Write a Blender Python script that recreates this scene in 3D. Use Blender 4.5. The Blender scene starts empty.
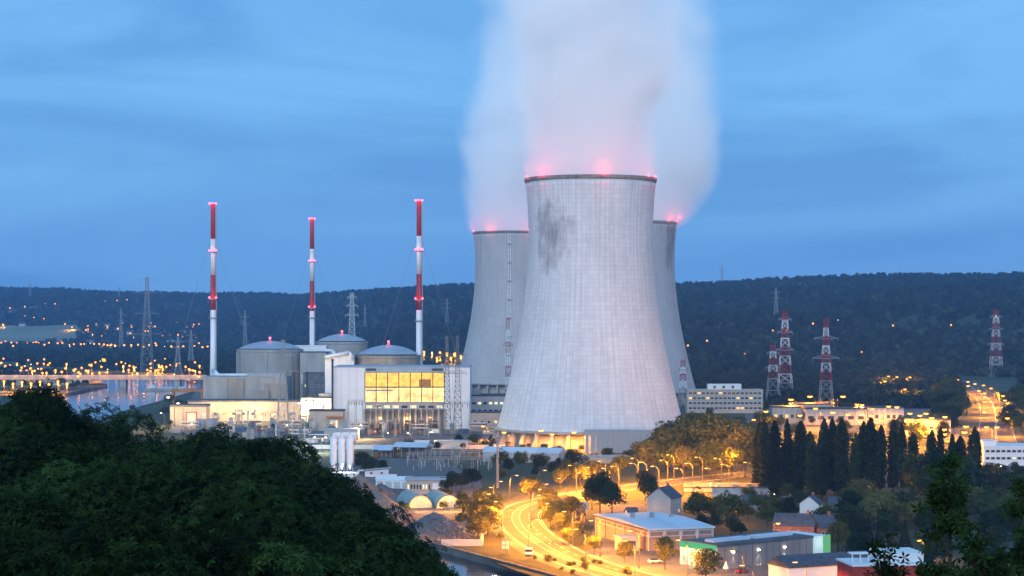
import bpy, math, random
import numpy as np
from mathutils import Vector, Matrix
PI = math.pi
R = math.radians
rnd = random.Random(7)

# ------------------------------------------------------------------ camera
S = bpy.context.scene
COL = S.collection
F, CX, YH, HC = 1991.0, 512.0, 313.0, 79.0      # focal length in pixels, image centre, eye level row, eye height
cam_d = bpy.data.cameras.new('camera')
cam_d.sensor_width = 36.0
cam_d.lens = 36.0 * F / 1024.0
cam_d.shift_y = (YH - 288.0) / 1024.0
cam_d.clip_start = 0.5
cam_d.clip_end = 60000
cam = bpy.data.objects.new('camera', cam_d)
cam.location = (0, 0, HC)
cam.rotation_euler = (R(90), 0, 0)
COL.objects.link(cam)
S.camera = cam

# ------------------------------------------------------------------ sky, sun, exposure
SUN_EL, SUN_AZ = R(14), R(188)                    # behind the camera, a little to the left
w = bpy.data.worlds.new('World')
S.world = w
w.use_nodes = True
nt = w.node_tree
nt.nodes.clear()
def wn(t, **k):
    n = nt.nodes.new(t)
    for a, b in k.items(): setattr(n, a, b)
    return n
sky = wn('ShaderNodeTexSky', sky_type='NISHITA')
sky.sun_disc = False
sky.sun_elevation = SUN_EL
sky.sun_rotation = SUN_AZ
sky.air_density = 1.2
sky.dust_density = 0.3
sky.ozone_density = 4.0
tc = wn('ShaderNodeTexCoord')
mp = wn('ShaderNodeMapping'); mp.inputs['Scale'].default_value = (1.5, 1.5, 10.0)
nz = wn('ShaderNodeTexNoise'); nz.inputs['Scale'].default_value = 2.1; nz.inputs['Detail'].default_value = 6; nz.inputs['Roughness'].default_value = 0.52
nz.inputs['Distortion'].default_value = 0.9
cr = wn('ShaderNodeValToRGB')
cr.color_ramp.elements[0].position = 0.42; cr.color_ramp.elements[0].color = (1, 1, 1, 1)
cr.color_ramp.elements[1].position = 0.66; cr.color_ramp.elements[1].color = (0.66, 0.72, 0.81, 1)
tint = wn('ShaderNodeMix', data_type='RGBA', blend_type='MIX'); tint.inputs[0].default_value = 0.90
tint.inputs[7].default_value = (2.2, 5.9, 10.6, 1)     # the even blue of dusk over most of the Nishita sky
cl = wn('ShaderNodeMix', data_type='RGBA', blend_type='MULTIPLY'); cl.inputs[0].default_value = 1
bg = wn('ShaderNodeBackground'); bg.inputs['Strength'].default_value = 0.10
wo = wn('ShaderNodeOutputWorld')
L = nt.links.new
L(tc.outputs['Generated'], mp.inputs['Vector']); L(mp.outputs[0], nz.inputs['Vector']); L(nz.outputs['Fac'], cr.inputs[0])
L(sky.outputs[0], tint.inputs[6]); L(tint.outputs[2], cl.inputs[6]); L(cr.outputs[0], cl.inputs[7])
L(cl.outputs[2], bg.inputs['Color']); L(bg.outputs[0], wo.inputs['Surface'])

sl = bpy.data.lights.new('sun', 'SUN')
sl.energy = 3.0
sl.angle = R(50)
sl.color = (0.84, 0.92, 1.0)
sun = bpy.data.objects.new('sun', sl)
sd = Vector((math.sin(SUN_AZ) * math.cos(SUN_EL), math.cos(SUN_AZ) * math.cos(SUN_EL), math.sin(SUN_EL)))
sun.rotation_euler = sd.to_track_quat('Z', 'Y').to_euler()
sun.location = (0, -50, 200)
COL.objects.link(sun)

S.view_settings.view_transform = 'Standard'
S.view_settings.look = 'None'
S.view_settings.exposure = 0.0
S.view_settings.gamma = 1.0
S.view_settings.use_curve_mapping = False
S.render.engine = 'CYCLES'
cy = S.cycles
cy.use_denoising = True
cy.use_light_tree = True
cy.max_bounces = 9
cy.diffuse_bounces = 2
cy.glossy_bounces = 2
cy.transmission_bounces = 3
cy.volume_bounces = 9
cy.transparent_max_bounces = 12
cy.sample_clamp_indirect = 4
cy.volume_max_steps = 256
cy.volume_step_rate = 1.0

# ------------------------------------------------------------------ pixel helpers (a pixel is only a direction; the distance comes from the ground or is given)
def G(x, y, z=0.0):
    d = F * (HC - z) / (y - YH)
    return Vector(((x - CX) * d / F, d, z))
def A(x, y, d):
    return Vector(((x - CX) * d / F, d, HC - (y - YH) * d / F))
def zat(y, d): return HC - (y - YH) * d / F
def xat(x, d): return (x - CX) * d / F

# ------------------------------------------------------------------ materials
MATS = {}
def mat(name, col, rough=0.8, var=0.18, scale=0.3, bump=0.0, bscale=1.0, metal=0.0, detail=5, stretch=(1, 1, 1), rand=0.0, island=0.0, col2=None, trans=0.0):
    if name in MATS: return MATS[name]
    m = bpy.data.materials.new(name); m.use_nodes = True
    t = m.node_tree; N = t.nodes.new; l = t.links.new
    b = t.nodes['Principled BSDF']
    b.inputs['Roughness'].default_value = rough
    b.inputs['Metallic'].default_value = metal
    if 'Specular IOR Level' in b.inputs: b.inputs['Specular IOR Level'].default_value = 0.3
    c = N('ShaderNodeTexCoord'); mpn = N('ShaderNodeMapping'); mpn.inputs['Scale'].default_value = stretch
    l(c.outputs['Object'], mpn.inputs['Vector'])
    n = N('ShaderNodeTexNoise'); n.inputs['Scale'].default_value = scale; n.inputs['Detail'].default_value = detail; n.inputs['Roughness'].default_value = 0.6
    l(mpn.outputs[0], n.inputs['Vector'])
    r = N('ShaderNodeValToRGB')
    d = col2 if col2 else tuple(v * (1 - 2 * var) for v in col)
    e = col if col2 else tuple(min(1, v * (1 + var)) for v in col)
    r.color_ramp.elements[0].position = 0.32; r.color_ramp.elements[0].color = (*d, 1)
    r.color_ramp.elements[1].position = 0.68; r.color_ramp.elements[1].color = (*e, 1)
    l(n.outputs['Fac'], r.inputs[0])
    out = r.outputs[0]
    def hsv(src, amt, val):
        h = N('ShaderNodeHueSaturation')
        mr = N('ShaderNodeMapRange'); mr.inputs[3].default_value = 1 - amt; mr.inputs[4].default_value = 1 + amt
        l(src, mr.inputs[0]); l(mr.outputs[0], h.inputs['Value']); l(val, h.inputs['Color'])
        return h.outputs[0]
    if rand:
        oi = N('ShaderNodeObjectInfo'); out = hsv(oi.outputs['Random'], rand, out)
    if island:
        gi = N('ShaderNodeNewGeometry'); out = hsv(gi.outputs['Random Per Island'], island, out)
    l(out, b.inputs['Base Color'])
    if trans:
        td = N('ShaderNodeBsdfTranslucent'); l(out, td.inputs['Color'])
        mx = N('ShaderNodeMixShader'); mx.inputs[0].default_value = trans
        l(b.outputs[0], mx.inputs[1]); l(td.outputs[0], mx.inputs[2])
        l(mx.outputs[0], t.nodes['Material Output'].inputs['Surface'])
    if bump:
        n2 = N('ShaderNodeTexNoise'); n2.inputs['Scale'].default_value = bscale; n2.inputs['Detail'].default_value = 6
        l(c.outputs['Object'], n2.inputs['Vector'])
        bp = N('ShaderNodeBump'); bp.inputs['Strength'].default_value = bump; bp.inputs['Distance'].default_value = 0.5
        l(n2.outputs['Fac'], bp.inputs['Height']); l(bp.outputs[0], b.inputs['Normal'])
    MATS[name] = m
    return m
def emit(name, col, strength, var=0.0, scale=0.3):
    if name in MATS: return MATS[name]
    m = bpy.data.materials.new(name); m.use_nodes = True
    t = m.node_tree; t.nodes.clear()
    e = t.nodes.new('ShaderNodeEmission'); o = t.nodes.new('ShaderNodeOutputMaterial')
    e.inputs[0].default_value = (*col, 1); e.inputs[1].default_value = strength
    if var:
        c = t.nodes.new('ShaderNodeTexCoord'); n = t.nodes.new('ShaderNodeTexNoise'); n.inputs['Scale'].default_value = scale; n.inputs['Detail'].default_value = 4
        t.links.new(c.outputs['Object'], n.inputs['Vector'])
        mr = t.nodes.new('ShaderNodeMapRange'); mr.inputs[1].default_value = 0.3; mr.inputs[2].default_value = 0.7
        mr.inputs[3].default_value = strength * (1 - var); mr.inputs[4].default_value = strength * (1 + var)
        t.links.new(n.outputs['Fac'], mr.inputs[0]); t.links.new(mr.outputs[0], e.inputs[1])
    t.links.new(e.outputs[0], o.inputs[0])
    m.cycles.emission_sampling = 'NONE'
    MATS[name] = m
    return m

def tower_mat(name, col, stain, warm):
    """weathered cooling tower concrete: lift joints, streaks running down, a soot patch with its own shape"""
    m = bpy.data.materials.new(name); m.use_nodes = True
    t = m.node_tree; N = t.nodes.new; l = t.links.new
    b = t.nodes['Principled BSDF']; b.inputs['Roughness'].default_value = 0.9
    c = N('ShaderNodeTexCoord'); sp = N('ShaderNodeSeparateXYZ'); l(c.outputs['Object'], sp.inputs[0])
    at = N('ShaderNodeMath'); at.operation = 'ARCTAN2'; l(sp.outputs['X'], at.inputs[0])
    ng = N('ShaderNodeMath'); ng.operation = 'MULTIPLY'; ng.inputs[1].default_value = -1; l(sp.outputs['Y'], ng.inputs[0]); l(ng.outputs[0], at.inputs[1])
    sc = N('ShaderNodeMath'); sc.operation = 'MULTIPLY'; sc.inputs[1].default_value = 40; l(at.outputs[0], sc.inputs[0])
    cb = N('ShaderNodeCombineXYZ'); l(sc.outputs[0], cb.inputs['X']); l(sp.outputs['Z'], cb.inputs['Y'])
    def noise(scale, sx, sy, det=5, src=cb):
        mm = N('ShaderNodeMapping'); mm.inputs['Scale'].default_value = (sx, sy, 1); l(src.outputs[0], mm.inputs[0])
        n = N('ShaderNodeTexNoise'); n.inputs['Scale'].default_value = scale; n.inputs['Detail'].default_value = det; n.inputs['Roughness'].default_value = 0.62; l(mm.outputs[0], n.inputs['Vector'])
        return n.outputs['Fac']
    def ramp(src, p0, c0, p1, c1):
        r = N('ShaderNodeValToRGB'); r.color_ramp.elements[0].position = p0; r.color_ramp.elements[1].position = p1
        r.color_ramp.elements[0].color = (*c0, 1) if isinstance(c0, tuple) else (c0, c0, c0, 1)
        r.color_ramp.elements[1].color = (*c1, 1) if isinstance(c1, tuple) else (c1, c1, c1, 1)
        l(src, r.inputs[0]); return r.outputs[0]
    def mul(a, bb):
        x = N('ShaderNodeMix'); x.data_type = 'RGBA'; x.blend_type = 'MULTIPLY'; x.inputs[0].default_value = 1
        l(a, x.inputs[6]); l(bb, x.inputs[7]); return x.outputs[2]
    base = ramp(noise(0.03, 1, .6, 7), 0.3, tuple(v * 0.80 for v in col), 0.68, col)
    streak = ramp(noise(0.35, 1.0, 0.035, 5), 0.34, 0.90, 0.58, 1.0)
    fine = ramp(noise(0.9, 1.6, 0.03, 3), 0.38, 0.91, 0.56, 1.0)
    br = N('ShaderNodeTexBrick'); l(cb.outputs[0], br.inputs['Vector'])
    br.offset = 0.0
    br.inputs['Color1'].default_value = (1, 1, 1, 1); br.inputs['Color2'].default_value = (0.90, 0.90, 0.90, 1); br.inputs['Mortar'].default_value = (0.78, 0.78, 0.79, 1)
    br.inputs['Scale'].default_value = 1.0; br.inputs['Mortar Size'].default_value = 0.11; br.inputs['Brick Width'].default_value = 3.49; br.inputs['Row Height'].default_value = 2.6
    drip = N('ShaderNodeMapRange'); drip.inputs[1].default_value = 95; drip.inputs[2].default_value = 158; l(sp.outputs['Z'], drip.inputs[0])
    dm = N('ShaderNodeMix'); dm.data_type = 'RGBA'; dm.inputs[6].default_value = (1, 1, 1, 1); l(drip.outputs[0], dm.inputs[0]); l(ramp(noise(0.6, 1.0, 0.02, 4), 0.40, 0.84, 0.52, 1.0), dm.inputs[7])
    x = mul(mul(mul(mul(base, streak), fine), br.outputs['Color']), dm.outputs[2])
    if stain:
        # soot patch: centred at (angle, height), ragged by streaky noise
        ctr, zc, wa, hz = stain
        def lin(src, a, bb):
            k = N('ShaderNodeMath'); k.operation = 'MULTIPLY_ADD'; l(src, k.inputs[0]); k.inputs[1].default_value = a; k.inputs[2].default_value = bb; return k.outputs[0]
        def sq(s):
            k = N('ShaderNodeMath'); k.operation = 'MULTIPLY'; l(s, k.inputs[0]); l(s, k.inputs[1]); return k.outputs[0]
        def add(p, q):
            k = N('ShaderNodeMath'); k.operation = 'ADD'; l(p, k.inputs[0])
            if isinstance(q, float): k.inputs[1].default_value = q
            else: l(q, k.inputs[1])
            return k.outputs[0]
        rr = add(sq(lin(at.outputs[0], 1 / wa, -ctr / wa)), sq(lin(sp.outputs['Z'], 1 / hz, -zc / hz)))
        rr = add(rr, lin(noise(0.12, 1, 0.45, 8), 4.0, -2.0))
        x = mul(x, ramp(rr, -0.0, (0.5, 0.5, 0.51), 1.7, 1.0))
    if warm: x = mul(x, ramp(noise(0.02, 1, 1), 0.0, warm, 1.0, warm))
    l(x, b.inputs['Base Color'])
    bp = N('ShaderNodeBump'); bp.inputs['Strength'].default_value = 0.35; bp.inputs['Distance'].default_value = 0.3
    l(br.outputs['Fac'], bp.inputs['Height']); bp.invert = True; l(bp.outputs[0], b.inputs['Normal'])
    MATS[name] = m
    return m

CONC = mat('concrete', (0.36, 0.345, 0.32), 0.9, 0.14, 0.12, stretch=(1, 1, 0.25))
CONC2 = mat('concrete_brown', (0.34, 0.29, 0.24), 0.9, 0.16, 0.14, stretch=(1, 1, 0.25))
CONCL = mat('concrete_pale', (0.5, 0.48, 0.46), 0.85, 0.10, 0.1)
WHITE = mat('white_cladding', (0.72, 0.73, 0.75), 0.6, 0.05, 0.08)
WHITEP = mat('white_paint', (0.8, 0.8, 0.8), 0.6, 0.04, 0.3)
REDP = mat('red_paint', (0.40, 0.03, 0.03), 0.6, 0.08, 0.3)
DOME = mat('blue_grey_roof', (0.30, 0.37, 0.44), 0.6, 0.08, 0.15)
ROOFB = mat('pale_blue_metal_roof', (0.50, 0.58, 0.66), 0.55, 0.07, 0.12, stretch=(1, 0.15, 1))
ROOFD = mat('dark_felt_roof', (0.09, 0.10, 0.12), 0.9, 0.15, 0.2)
SLATE = mat('slate_roof', (0.075, 0.085, 0.11), 0.75, 0.18, 0.6)
STEEL = mat('galvanised_steel', (0.30, 0.32, 0.34), 0.6, 0.1, 0.5)
STEELG = mat('green_painted_steel', (0.16, 0.20, 0.18), 0.7, 0.1, 0.5)
DARK = mat('dark_metal', (0.05, 0.055, 0.06), 0.7, 0.15, 0.5)
BRICK = mat('red_brick', (0.30, 0.14, 0.10), 0.9, 0.2, 0.5)
BROWN = mat('brown_tank_paint', (0.16, 0.11, 0.07), 0.8, 0.15, 0.5)
RENDER = mat('grey_render', (0.42, 0.41, 0.40), 0.9, 0.1, 0.2)
CREAM = mat('cream_render', (0.44, 0.39, 0.33), 0.9, 0.1, 0.2)
GREYCLAD = mat('grey_cladding', (0.20, 0.20, 0.215), 0.6, 0.06, 0.1, stretch=(3, 3, 0.05))
GLASSD = mat('dark_window_glass', (0.035, 0.045, 0.06), 0.12, 0.1, 0.4)
FRAME = mat('window_frame', (0.5, 0.5, 0.5), 0.6, 0.05, 0.5)
ASPH = mat('asphalt', (0.052, 0.05, 0.047), 0.85, 0.16, 0.15, bump=0.05, bscale=2)
YARD = mat('yard_concrete', (0.13, 0.125, 0.12), 0.9, 0.2, 0.05)
PAINT = mat('road_paint', (0.42, 0.42, 0.4), 0.7, 0.06, 0.6)
KERB = mat('kerb_stone', (0.38, 0.37, 0.35), 0.9, 0.1, 0.5)
GROUND = mat('grassy_ground', (0.07, 0.075, 0.04), 1.0, 0.2, 0.02, col2=(0.028, 0.042, 0.02), bump=0.3, bscale=0.3)
VERGE = mat('grass_verge', (0.05, 0.046, 0.018), 1.0, 0.2, 0.2, col2=(0.026, 0.032, 0.012), bump=0.4, bscale=1.5)
GRAVT = mat('tan_gravel', (0.20, 0.165, 0.14), 1.0, 0.16, 0.4, bump=0.5, bscale=1.2)
GRAVG = mat('grey_gravel', (0.13, 0.125, 0.125), 1.0, 0.16, 0.4, bump=0.5, bscale=1.2)
ROCK = mat('blue_grey_stone', (0.22, 0.23, 0.26), 0.95, 0.15, 0.4, island=0.35)
BARK = mat('bark', (0.07, 0.055, 0.042), 0.95, 0.2, 1.5, stretch=(1, 1, 0.2))
QUAY = mat('quay_wall', (0.17, 0.16, 0.145), 0.95, 0.25, 0.15, stretch=(0.6, 0.6, 1.5))
def leafm(name, c, c2, rand=0.18, island=0.3, tr=0.22):
    m = mat(name, c, 0.9, 0.2, 0.35, rand=rand, island=island, col2=c2, trans=tr); m.node_tree.nodes['Principled BSDF'].inputs['Specular IOR Level'].default_value = 0.06; return m
LEAF_N = leafm('near_leaf', (0.033, 0.062, 0.015), (0.010, 0.026, 0.008), 0.5, 0.4)
LEAF_M = leafm('leaf', (0.095, 0.105, 0.03), (0.045, 0.06, 0.016))
LEAF_D = leafm('dark_leaf', (0.042, 0.056, 0.022), (0.018, 0.03, 0.012), 0.4)
LEAF_Y = leafm('pale_lamplit_leaf', (0.15, 0.14, 0.04), (0.10, 0.10, 0.03))  # lifted yellow paints lamplight onto roadside trees; also naturally pale leaves
LEAF_C = leafm('conifer_needle', (0.03, 0.05, 0.035), (0.018, 0.035, 0.025))
LEAF_F = leafm('forest_leaf', (0.030, 0.044, 0.02), (0.012, 0.022, 0.010), 0.6, 0.3, 0.0)
E_SOD = emit('sodium_lamp', (1.0, 0.42, 0.09), 7)
E_WARM = emit('warm_white_lamp', (1.0, 0.86, 0.55), 26)
E_COOL = emit('cool_white_lamp', (0.85, 1.0, 0.92), 26)
E_RED = emit('red_beacon', (1.0, 0.07, 0.11), 9)
E_WIN = emit('lit_window', (1.0, 0.66, 0.22), 1.3, 0.35, 0.5)
E_WINW = emit('lit_window_white', (1.0, 0.86, 0.55), 1.2, 0.35, 0.5)

# ------------------------------------------------------------------ mesh builder
class MB:
    def __init__(s): s.v = []; s.f = []; s.mi = []; s.sm = []
    def add(s, vs, fs, mi=0, sm=False):
        o = len(s.v); s.v += [tuple(p) for p in vs]
        for f in fs: s.f.append(tuple(i + o for i in f)); s.mi.append(mi); s.sm.append(sm)
        return s
    def box(s, x0, x1, y0, y1, z0, z1, mi=0):
        return s.add([(x0, y0, z0), (x1, y0, z0), (x1, y1, z0), (x0, y1, z0), (x0, y0, z1), (x1, y0, z1), (x1, y1, z1), (x0, y1, z1)],
                     [(3, 2, 1, 0), (4, 5, 6, 7), (0, 1, 5, 4), (1, 2, 6, 5), (2, 3, 7, 6), (3, 0, 4, 7)], mi)
    def bar(s, p, q, r, r2=None, n=4, mi=0, cap=True):
        p = Vector(p); q = Vector(q); d = (q - p)
        if d.length < 1e-6: return s
        d.normalize(); a = d.orthogonal().normalized(); b = d.cross(a); r2 = r if r2 is None else r2
        vs = []
        for c, rr in ((p, r), (q, r2)):
            for i in range(n):
                t = 2 * PI * (i + 0.5) / n; vs.append(c + (a * math.cos(t) + b * math.sin(t)) * rr)
        fs = [(i, (i + 1) % n, n + (i + 1) % n, n + i) for i in range(n)]
        if cap: fs += [tuple(range(n - 1, -1, -1)), tuple(range(n, 2 * n))]
        return s.add(vs, fs, mi, n > 6)
    def path(s, pts, rs, n=8, mi=0):
        for i in range(len(pts) - 1):
            s.bar(pts[i], pts[i + 1], rs[i] if isinstance(rs, list) else rs, rs[i + 1] if isinstance(rs, list) else rs, n, mi)
        return s
    def lathe(s, prof, n=48, mi=0, sm=True, c=(0, 0), cap_b=False, cap_t=False, a0=0.0, a1=2 * PI):
        full = abs(a1 - a0 - 2 * PI) < 1e-6; k = n if full else n + 1
        vs = []
        for r, z in prof:
            for i in range(k):
                t = a0 + (a1 - a0) * i / n; vs.append((c[0] + r * math.cos(t), c[1] + r * math.sin(t), z))
        fs = []
        for j in range(len(prof) - 1):
            for i in range(n):
                i2 = (i + 1) % k; fs.append((j * k + i, j * k + i2, (j + 1) * k + i2, (j + 1) * k + i))
        s.add(vs, fs, mi, sm)
        if cap_b: s.f.append(tuple(len(s.v) - len(vs) + i for i in range(k - 1, -1, -1))); s.mi.append(mi); s.sm.append(False)
        if cap_t: s.f.append(tuple(len(s.v) - k + i for i in range(k))); s.mi.append(mi); s.sm.append(False)
        return s
    def prism(s, poly, z0, z1, mi=0):
        n = len(poly)
        vs = [(p[0], p[1], z0) for p in poly] + [(p[0], p[1], z1) for p in poly]
        return s.add(vs, [tuple(range(n - 1, -1, -1)), tuple(range(n, 2 * n))] + [(i, (i + 1) % n, n + (i + 1) % n, n + i) for i in range(n)], mi)
    def mesh(s, name, mats):
        m = bpy.data.meshes.new(name); m.from_pydata(s.v, [], s.f)
        for x in (mats if isinstance(mats, (list, tuple)) else [mats]): m.materials.append(x)
        m.polygons.foreach_set('material_index', s.mi); m.polygons.foreach_set('use_smooth', s.sm); m.update()
        return m
    def build(s, name, mats, parent=None, loc=(0, 0, 0), rz=0.0):
        return link(name, s.mesh(name, mats), parent, loc, rz)
def link(name, me, parent=None, loc=(0, 0, 0), rz=0.0, sc=None):
    o = bpy.data.objects.new(name, me); COL.objects.link(o)
    o.location = loc; o.rotation_euler = (0, 0, rz)
    if sc is not None: o.scale = (sc, sc, sc) if isinstance(sc, (int, float)) else sc
    if parent is not None: o.parent = parent
    return o
def tag(o, label, cat, group=None):
    o['label'] = label; o['category'] = cat
    if group: o['group'] = group
    return o
def thing(name, label, cat, loc=(0, 0, 0), rz=0.0, group=None, sc=None):
    return tag(link(name, None, None, loc, rz, sc), label, cat, group)
def struct(name, mb, mats, parent=None):
    o = mb.build(name, mats, parent)
    if parent is None: o['kind'] = 'structure'
    return o
def spot(parent, loc, power, col, rad=0.4, ang=176, name='bulb_light'):
    l = bpy.data.lights.new(name, 'SPOT'); l.energy = power; l.color = col; l.shadow_soft_size = rad; l.spot_size = R(ang); l.spot_blend = 0.25
    o = bpy.data.objects.new(name, l); COL.objects.link(o); o.location = loc; o.parent = parent
    return o
def lamp(parent, loc, power, col, rad=0.4, name='bulb_light'):
    l = bpy.data.lights.new(name, 'POINT'); l.energy = power; l.color = col; l.shadow_soft_size = rad
    o = bpy.data.objects.new(name, l); COL.objects.link(o); o.location = loc; o.parent = parent
    return o
SODC, WARMC, COOLC = (1.0, 0.33, 0.02), (1.0, 0.60, 0.20), (0.85, 1.0, 0.9)

# ================================================================== THE GROUND AND THE RIVER
RB = [(-600, 560), (150, 225), (300, 150), (598, 12), (678, -26), (820, -95), (971, -158), (1200, -250), (1400, -298), (1589, -311), (1872, -316), (2184, -326), (2450, -400), (3000, -760), (4200, -1900), (12000, -7000)]
def bankx(d):
    return float(np.interp(d, [p[0] for p in RB], [p[1] for p in RB]))
RW = 118.0
def ground():
    mb = MB(); rows = sorted(set([p[0] for p in RB] + list(range(300, 3000, 60)) + [-6000, -3000, 14000]))
    vs = []; fs = []; k = None
    for d in rows:
        xr = bankx(max(-600, min(12000, d))); xl = xr - RW
        row = [(-14000, 0), (-3000, 0), (xl - 0.3, 0), (xl, -9), (xr, -9), (xr + 0.3, 0), (3000, 0), (14000, 0)]
        k = len(row); vs += [(x, d, z) for x, z in row]
    for j in range(len(rows) - 1):
        for i in range(k - 1): fs.append((j * k + i, j * k + i + 1, (j + 1) * k + i + 1, (j + 1) * k + i))
    mb.add(vs, fs); struct('ground', mb, GROUND)
    wv = []; wf = []
    for d in rows:
        xr = bankx(max(-600, min(12000, d))); wv += [(xr - RW - 0.15, d, -1.9), (xr + 0.15, d, -1.9)]
    for j in range(len(rows) - 1): wf.append((2 * j, 2 * j + 1, 2 * j + 3, 2 * j + 2))
    wm = bpy.data.materials.new('river_water'); wm.use_nodes = True
    t = wm.node_tree; b = t.nodes['Principled BSDF']
    b.inputs['Base Color'].default_value = (0.02, 0.025, 0.03, 1); b.inputs['Roughness'].default_value = 0.10; b.inputs['IOR'].default_value = 1.33
    c = t.nodes.new('ShaderNodeTexCoord'); n = t.nodes.new('ShaderNodeTexNoise'); n.inputs['Scale'].default_value = 0.25; n.inputs['Detail'].default_value = 4
    bp = t.nodes.new('ShaderNodeBump'); bp.inputs['Strength'].default_value = 0.12; bp.inputs['Distance'].default_value = 0.4
    t.links.new(c.outputs['Object'], n.inputs['Vector']); t.links.new(n.outputs['Fac'], bp.inputs['Height']); t.links.new(bp.outputs[0], b.inputs['Normal'])
    struct('river', MB().add(wv, wf), wm)
    # quay walls with a coping, right bank
    for side, off, nm in ((1, 0.0, 'quay_right'), (-1, -RW, 'quay_left')):
        q = MB()
        ds = [d for d in rows if 300 <= d <= 2340]
        for a, b2 in zip(ds[:-1], ds[1:]):
            for (t0, t1, z0, z1) in ((-0.12, 0.5, -8, 0.25), (-0.3, 0.7, 0.25, 0.6)):
                x0, x1 = bankx(a) + off, bankx(b2) + off
                vs = []
                for x, dd in ((x0, a), (x1, b2)):
                    vs += [(x + side * t0, dd, z0), (x + side * t1, dd, z0), (x + side * t1, dd, z1), (x + side * t0, dd, z1)]
                q.add(vs, [(0, 1, 5, 4), (1, 2, 6, 5), (2, 3, 7, 6), (3, 0, 4, 7)])
        struct(nm, q, QUAY)
ground()

# ------------------------------------------------------------------ hills
def sstep(a, b, x):
    t = min(1.0, max(0.0, (x - a) / (b - a))); return t * t * (3 - 2 * t)
RIDX = [-900, -300, 0, 60, 110, 200, 300, 380, 450, 560, 700, 760, 850, 940, 1024, 1500, 2000]
RIDY = [296, 292, 289, 289, 292, 294, 295, 289, 286, 284, 283, 281, 277.5, 275.5, 274, 270, 280]
D0X = [-900, 0, 200, 300, 420, 560, 700, 1024, 2000]
D0Y = [5000, 4900, 4700, 4000, 3100, 2600, 2350, 2300, 2300]
D1Y = [7800, 7800, 7600, 7000, 6200, 5600, 5200, 5000, 5000]
NOI = np.random.RandomState(3).rand(64, 64)
def vnoise(x, y):
    xi, yi = math.floor(x), math.floor(y); fx, fy = x - xi, y - yi
    fx, fy = fx * fx * (3 - 2 * fx), fy * fy * (3 - 2 * fy)
    g = lambda i, j: NOI[int(i) % 64, int(j) % 64]
    return (g(xi, yi) * (1 - fx) + g(xi + 1, yi) * fx) * (1 - fy) + (g(xi, yi + 1) * (1 - fx) + g(xi + 1, yi + 1) * fx) * fy
def hillz(X, d):
    u = CX + X / max(d, 1) * F
    d0 = float(np.interp(u, D0X, D0Y)); d1 = float(np.interp(u, D0X, D1Y))
    ridge = HC + (YH - float(np.interp(u, RIDX, RIDY))) * d1 / F - 9
    t = (d - d0) / (d1 - d0)
    if t <= 0: return -2.0
    h = (0.35 * sstep(0, 0.45, t) + 0.65 * sstep(0.25, 1.0, t)) * ridge
    n = (vnoise(X / 420, d / 420) - 0.5) * 44 + (vnoise(X / 160 + 9, d / 160) - 0.5) * 16
    h += n * sstep(0.03, 0.3, t) * (1 - 0.85 * sstep(0.7, 1.0, t))
    if t > 1: h = ridge + min(0, -(d - d1) * 0.02)
    return max(h, -2.0 + 6 * sstep(0, .05, t))
def hills():
    us = list(range(-700, 1760, 24)); ds = [2250 + i * 90 for i in range(70)]
    vs = []; fs = []; k = len(us)
    for d in ds:
        for u in us:
            X = (u - CX) * d / F; vs.append((X, d, hillz(X, d)))
    for j in range(len(ds) - 1):
        for i in range(k - 1): fs.append((j * k + i, j * k + i + 1, (j + 1) * k + i + 1, (j + 1) * k + i))
    mb = MB(); mb.add(vs, fs, 0, True)
    struct('hills', mb, mat('hill_undergrowth', (0.045, 0.065, 0.03), 1.0, 0.2, 0.01, col2=(0.025, 0.04, 0.02)))
hills()

# ------------------------------------------------------------------ foliage prototypes
def leaf_mesh(name, C, size, seed, material, up=0.25, star=0, nrm=None):
    """many leaf-sized diamonds (or star sprigs of leaflets) at centres C"""
    rs = np.random.RandomState(seed); n = len(C)
    def unit(v): return v / (np.linalg.norm(v, axis=1, keepdims=True) + 1e-9)
    nn = rs.normal(size=(n, 3)); nn[:, 2] += up
    if nrm is not None: nn = nn * 0.6 + nrm
    nn = unit(nn); a = unit(np.cross(nn, rs.normal(size=(n, 3)))); b = np.cross(nn, a)
    s = size * rs.uniform(0.65, 1.35, size=(n, 1))
    if star:
        V = []; 
        for k in range(star):
            t = 2 * PI * k / star; dirv = a * math.cos(t) + b * math.sin(t); per = -a * math.sin(t) + b * math.cos(t)
            dro = -nn * 0.25
            V.append(np.stack([C, C + (dirv * 0.55 + per * 0.2 + dro * 0.2) * s, C + (dirv + dro) * s, C + (dirv * 0.55 - per * 0.2 + dro * 0.2) * s], 1))
        V = np.concatenate(V, 1).reshape(-1, 3); q = n * star
    else:
        V = np.stack([C - a * s * 0.5, C + b * s * 0.34 + nn * s * 0.08, C + a * s * 0.5, C - b * s * 0.34 + nn * s * 0.08], 1).reshape(-1, 3); q = n
    me = bpy.data.meshes.new(name)
    me.vertices.add(len(V)); me.vertices.foreach_set('co', V.astype(np.float32).ravel())
    me.loops.add(q * 4); me.loops.foreach_set('vertex_index', np.arange(q * 4, dtype=np.int32))
    me.polygons.add(q); me.polygons.foreach_set('loop_start', np.arange(q, dtype=np.int32) * 4); me.polygons.foreach_set('loop_total', np.full(q, 4, dtype=np.int32))
    me.materials.append(material); me.update(calc_edges=True)
    return me
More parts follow.
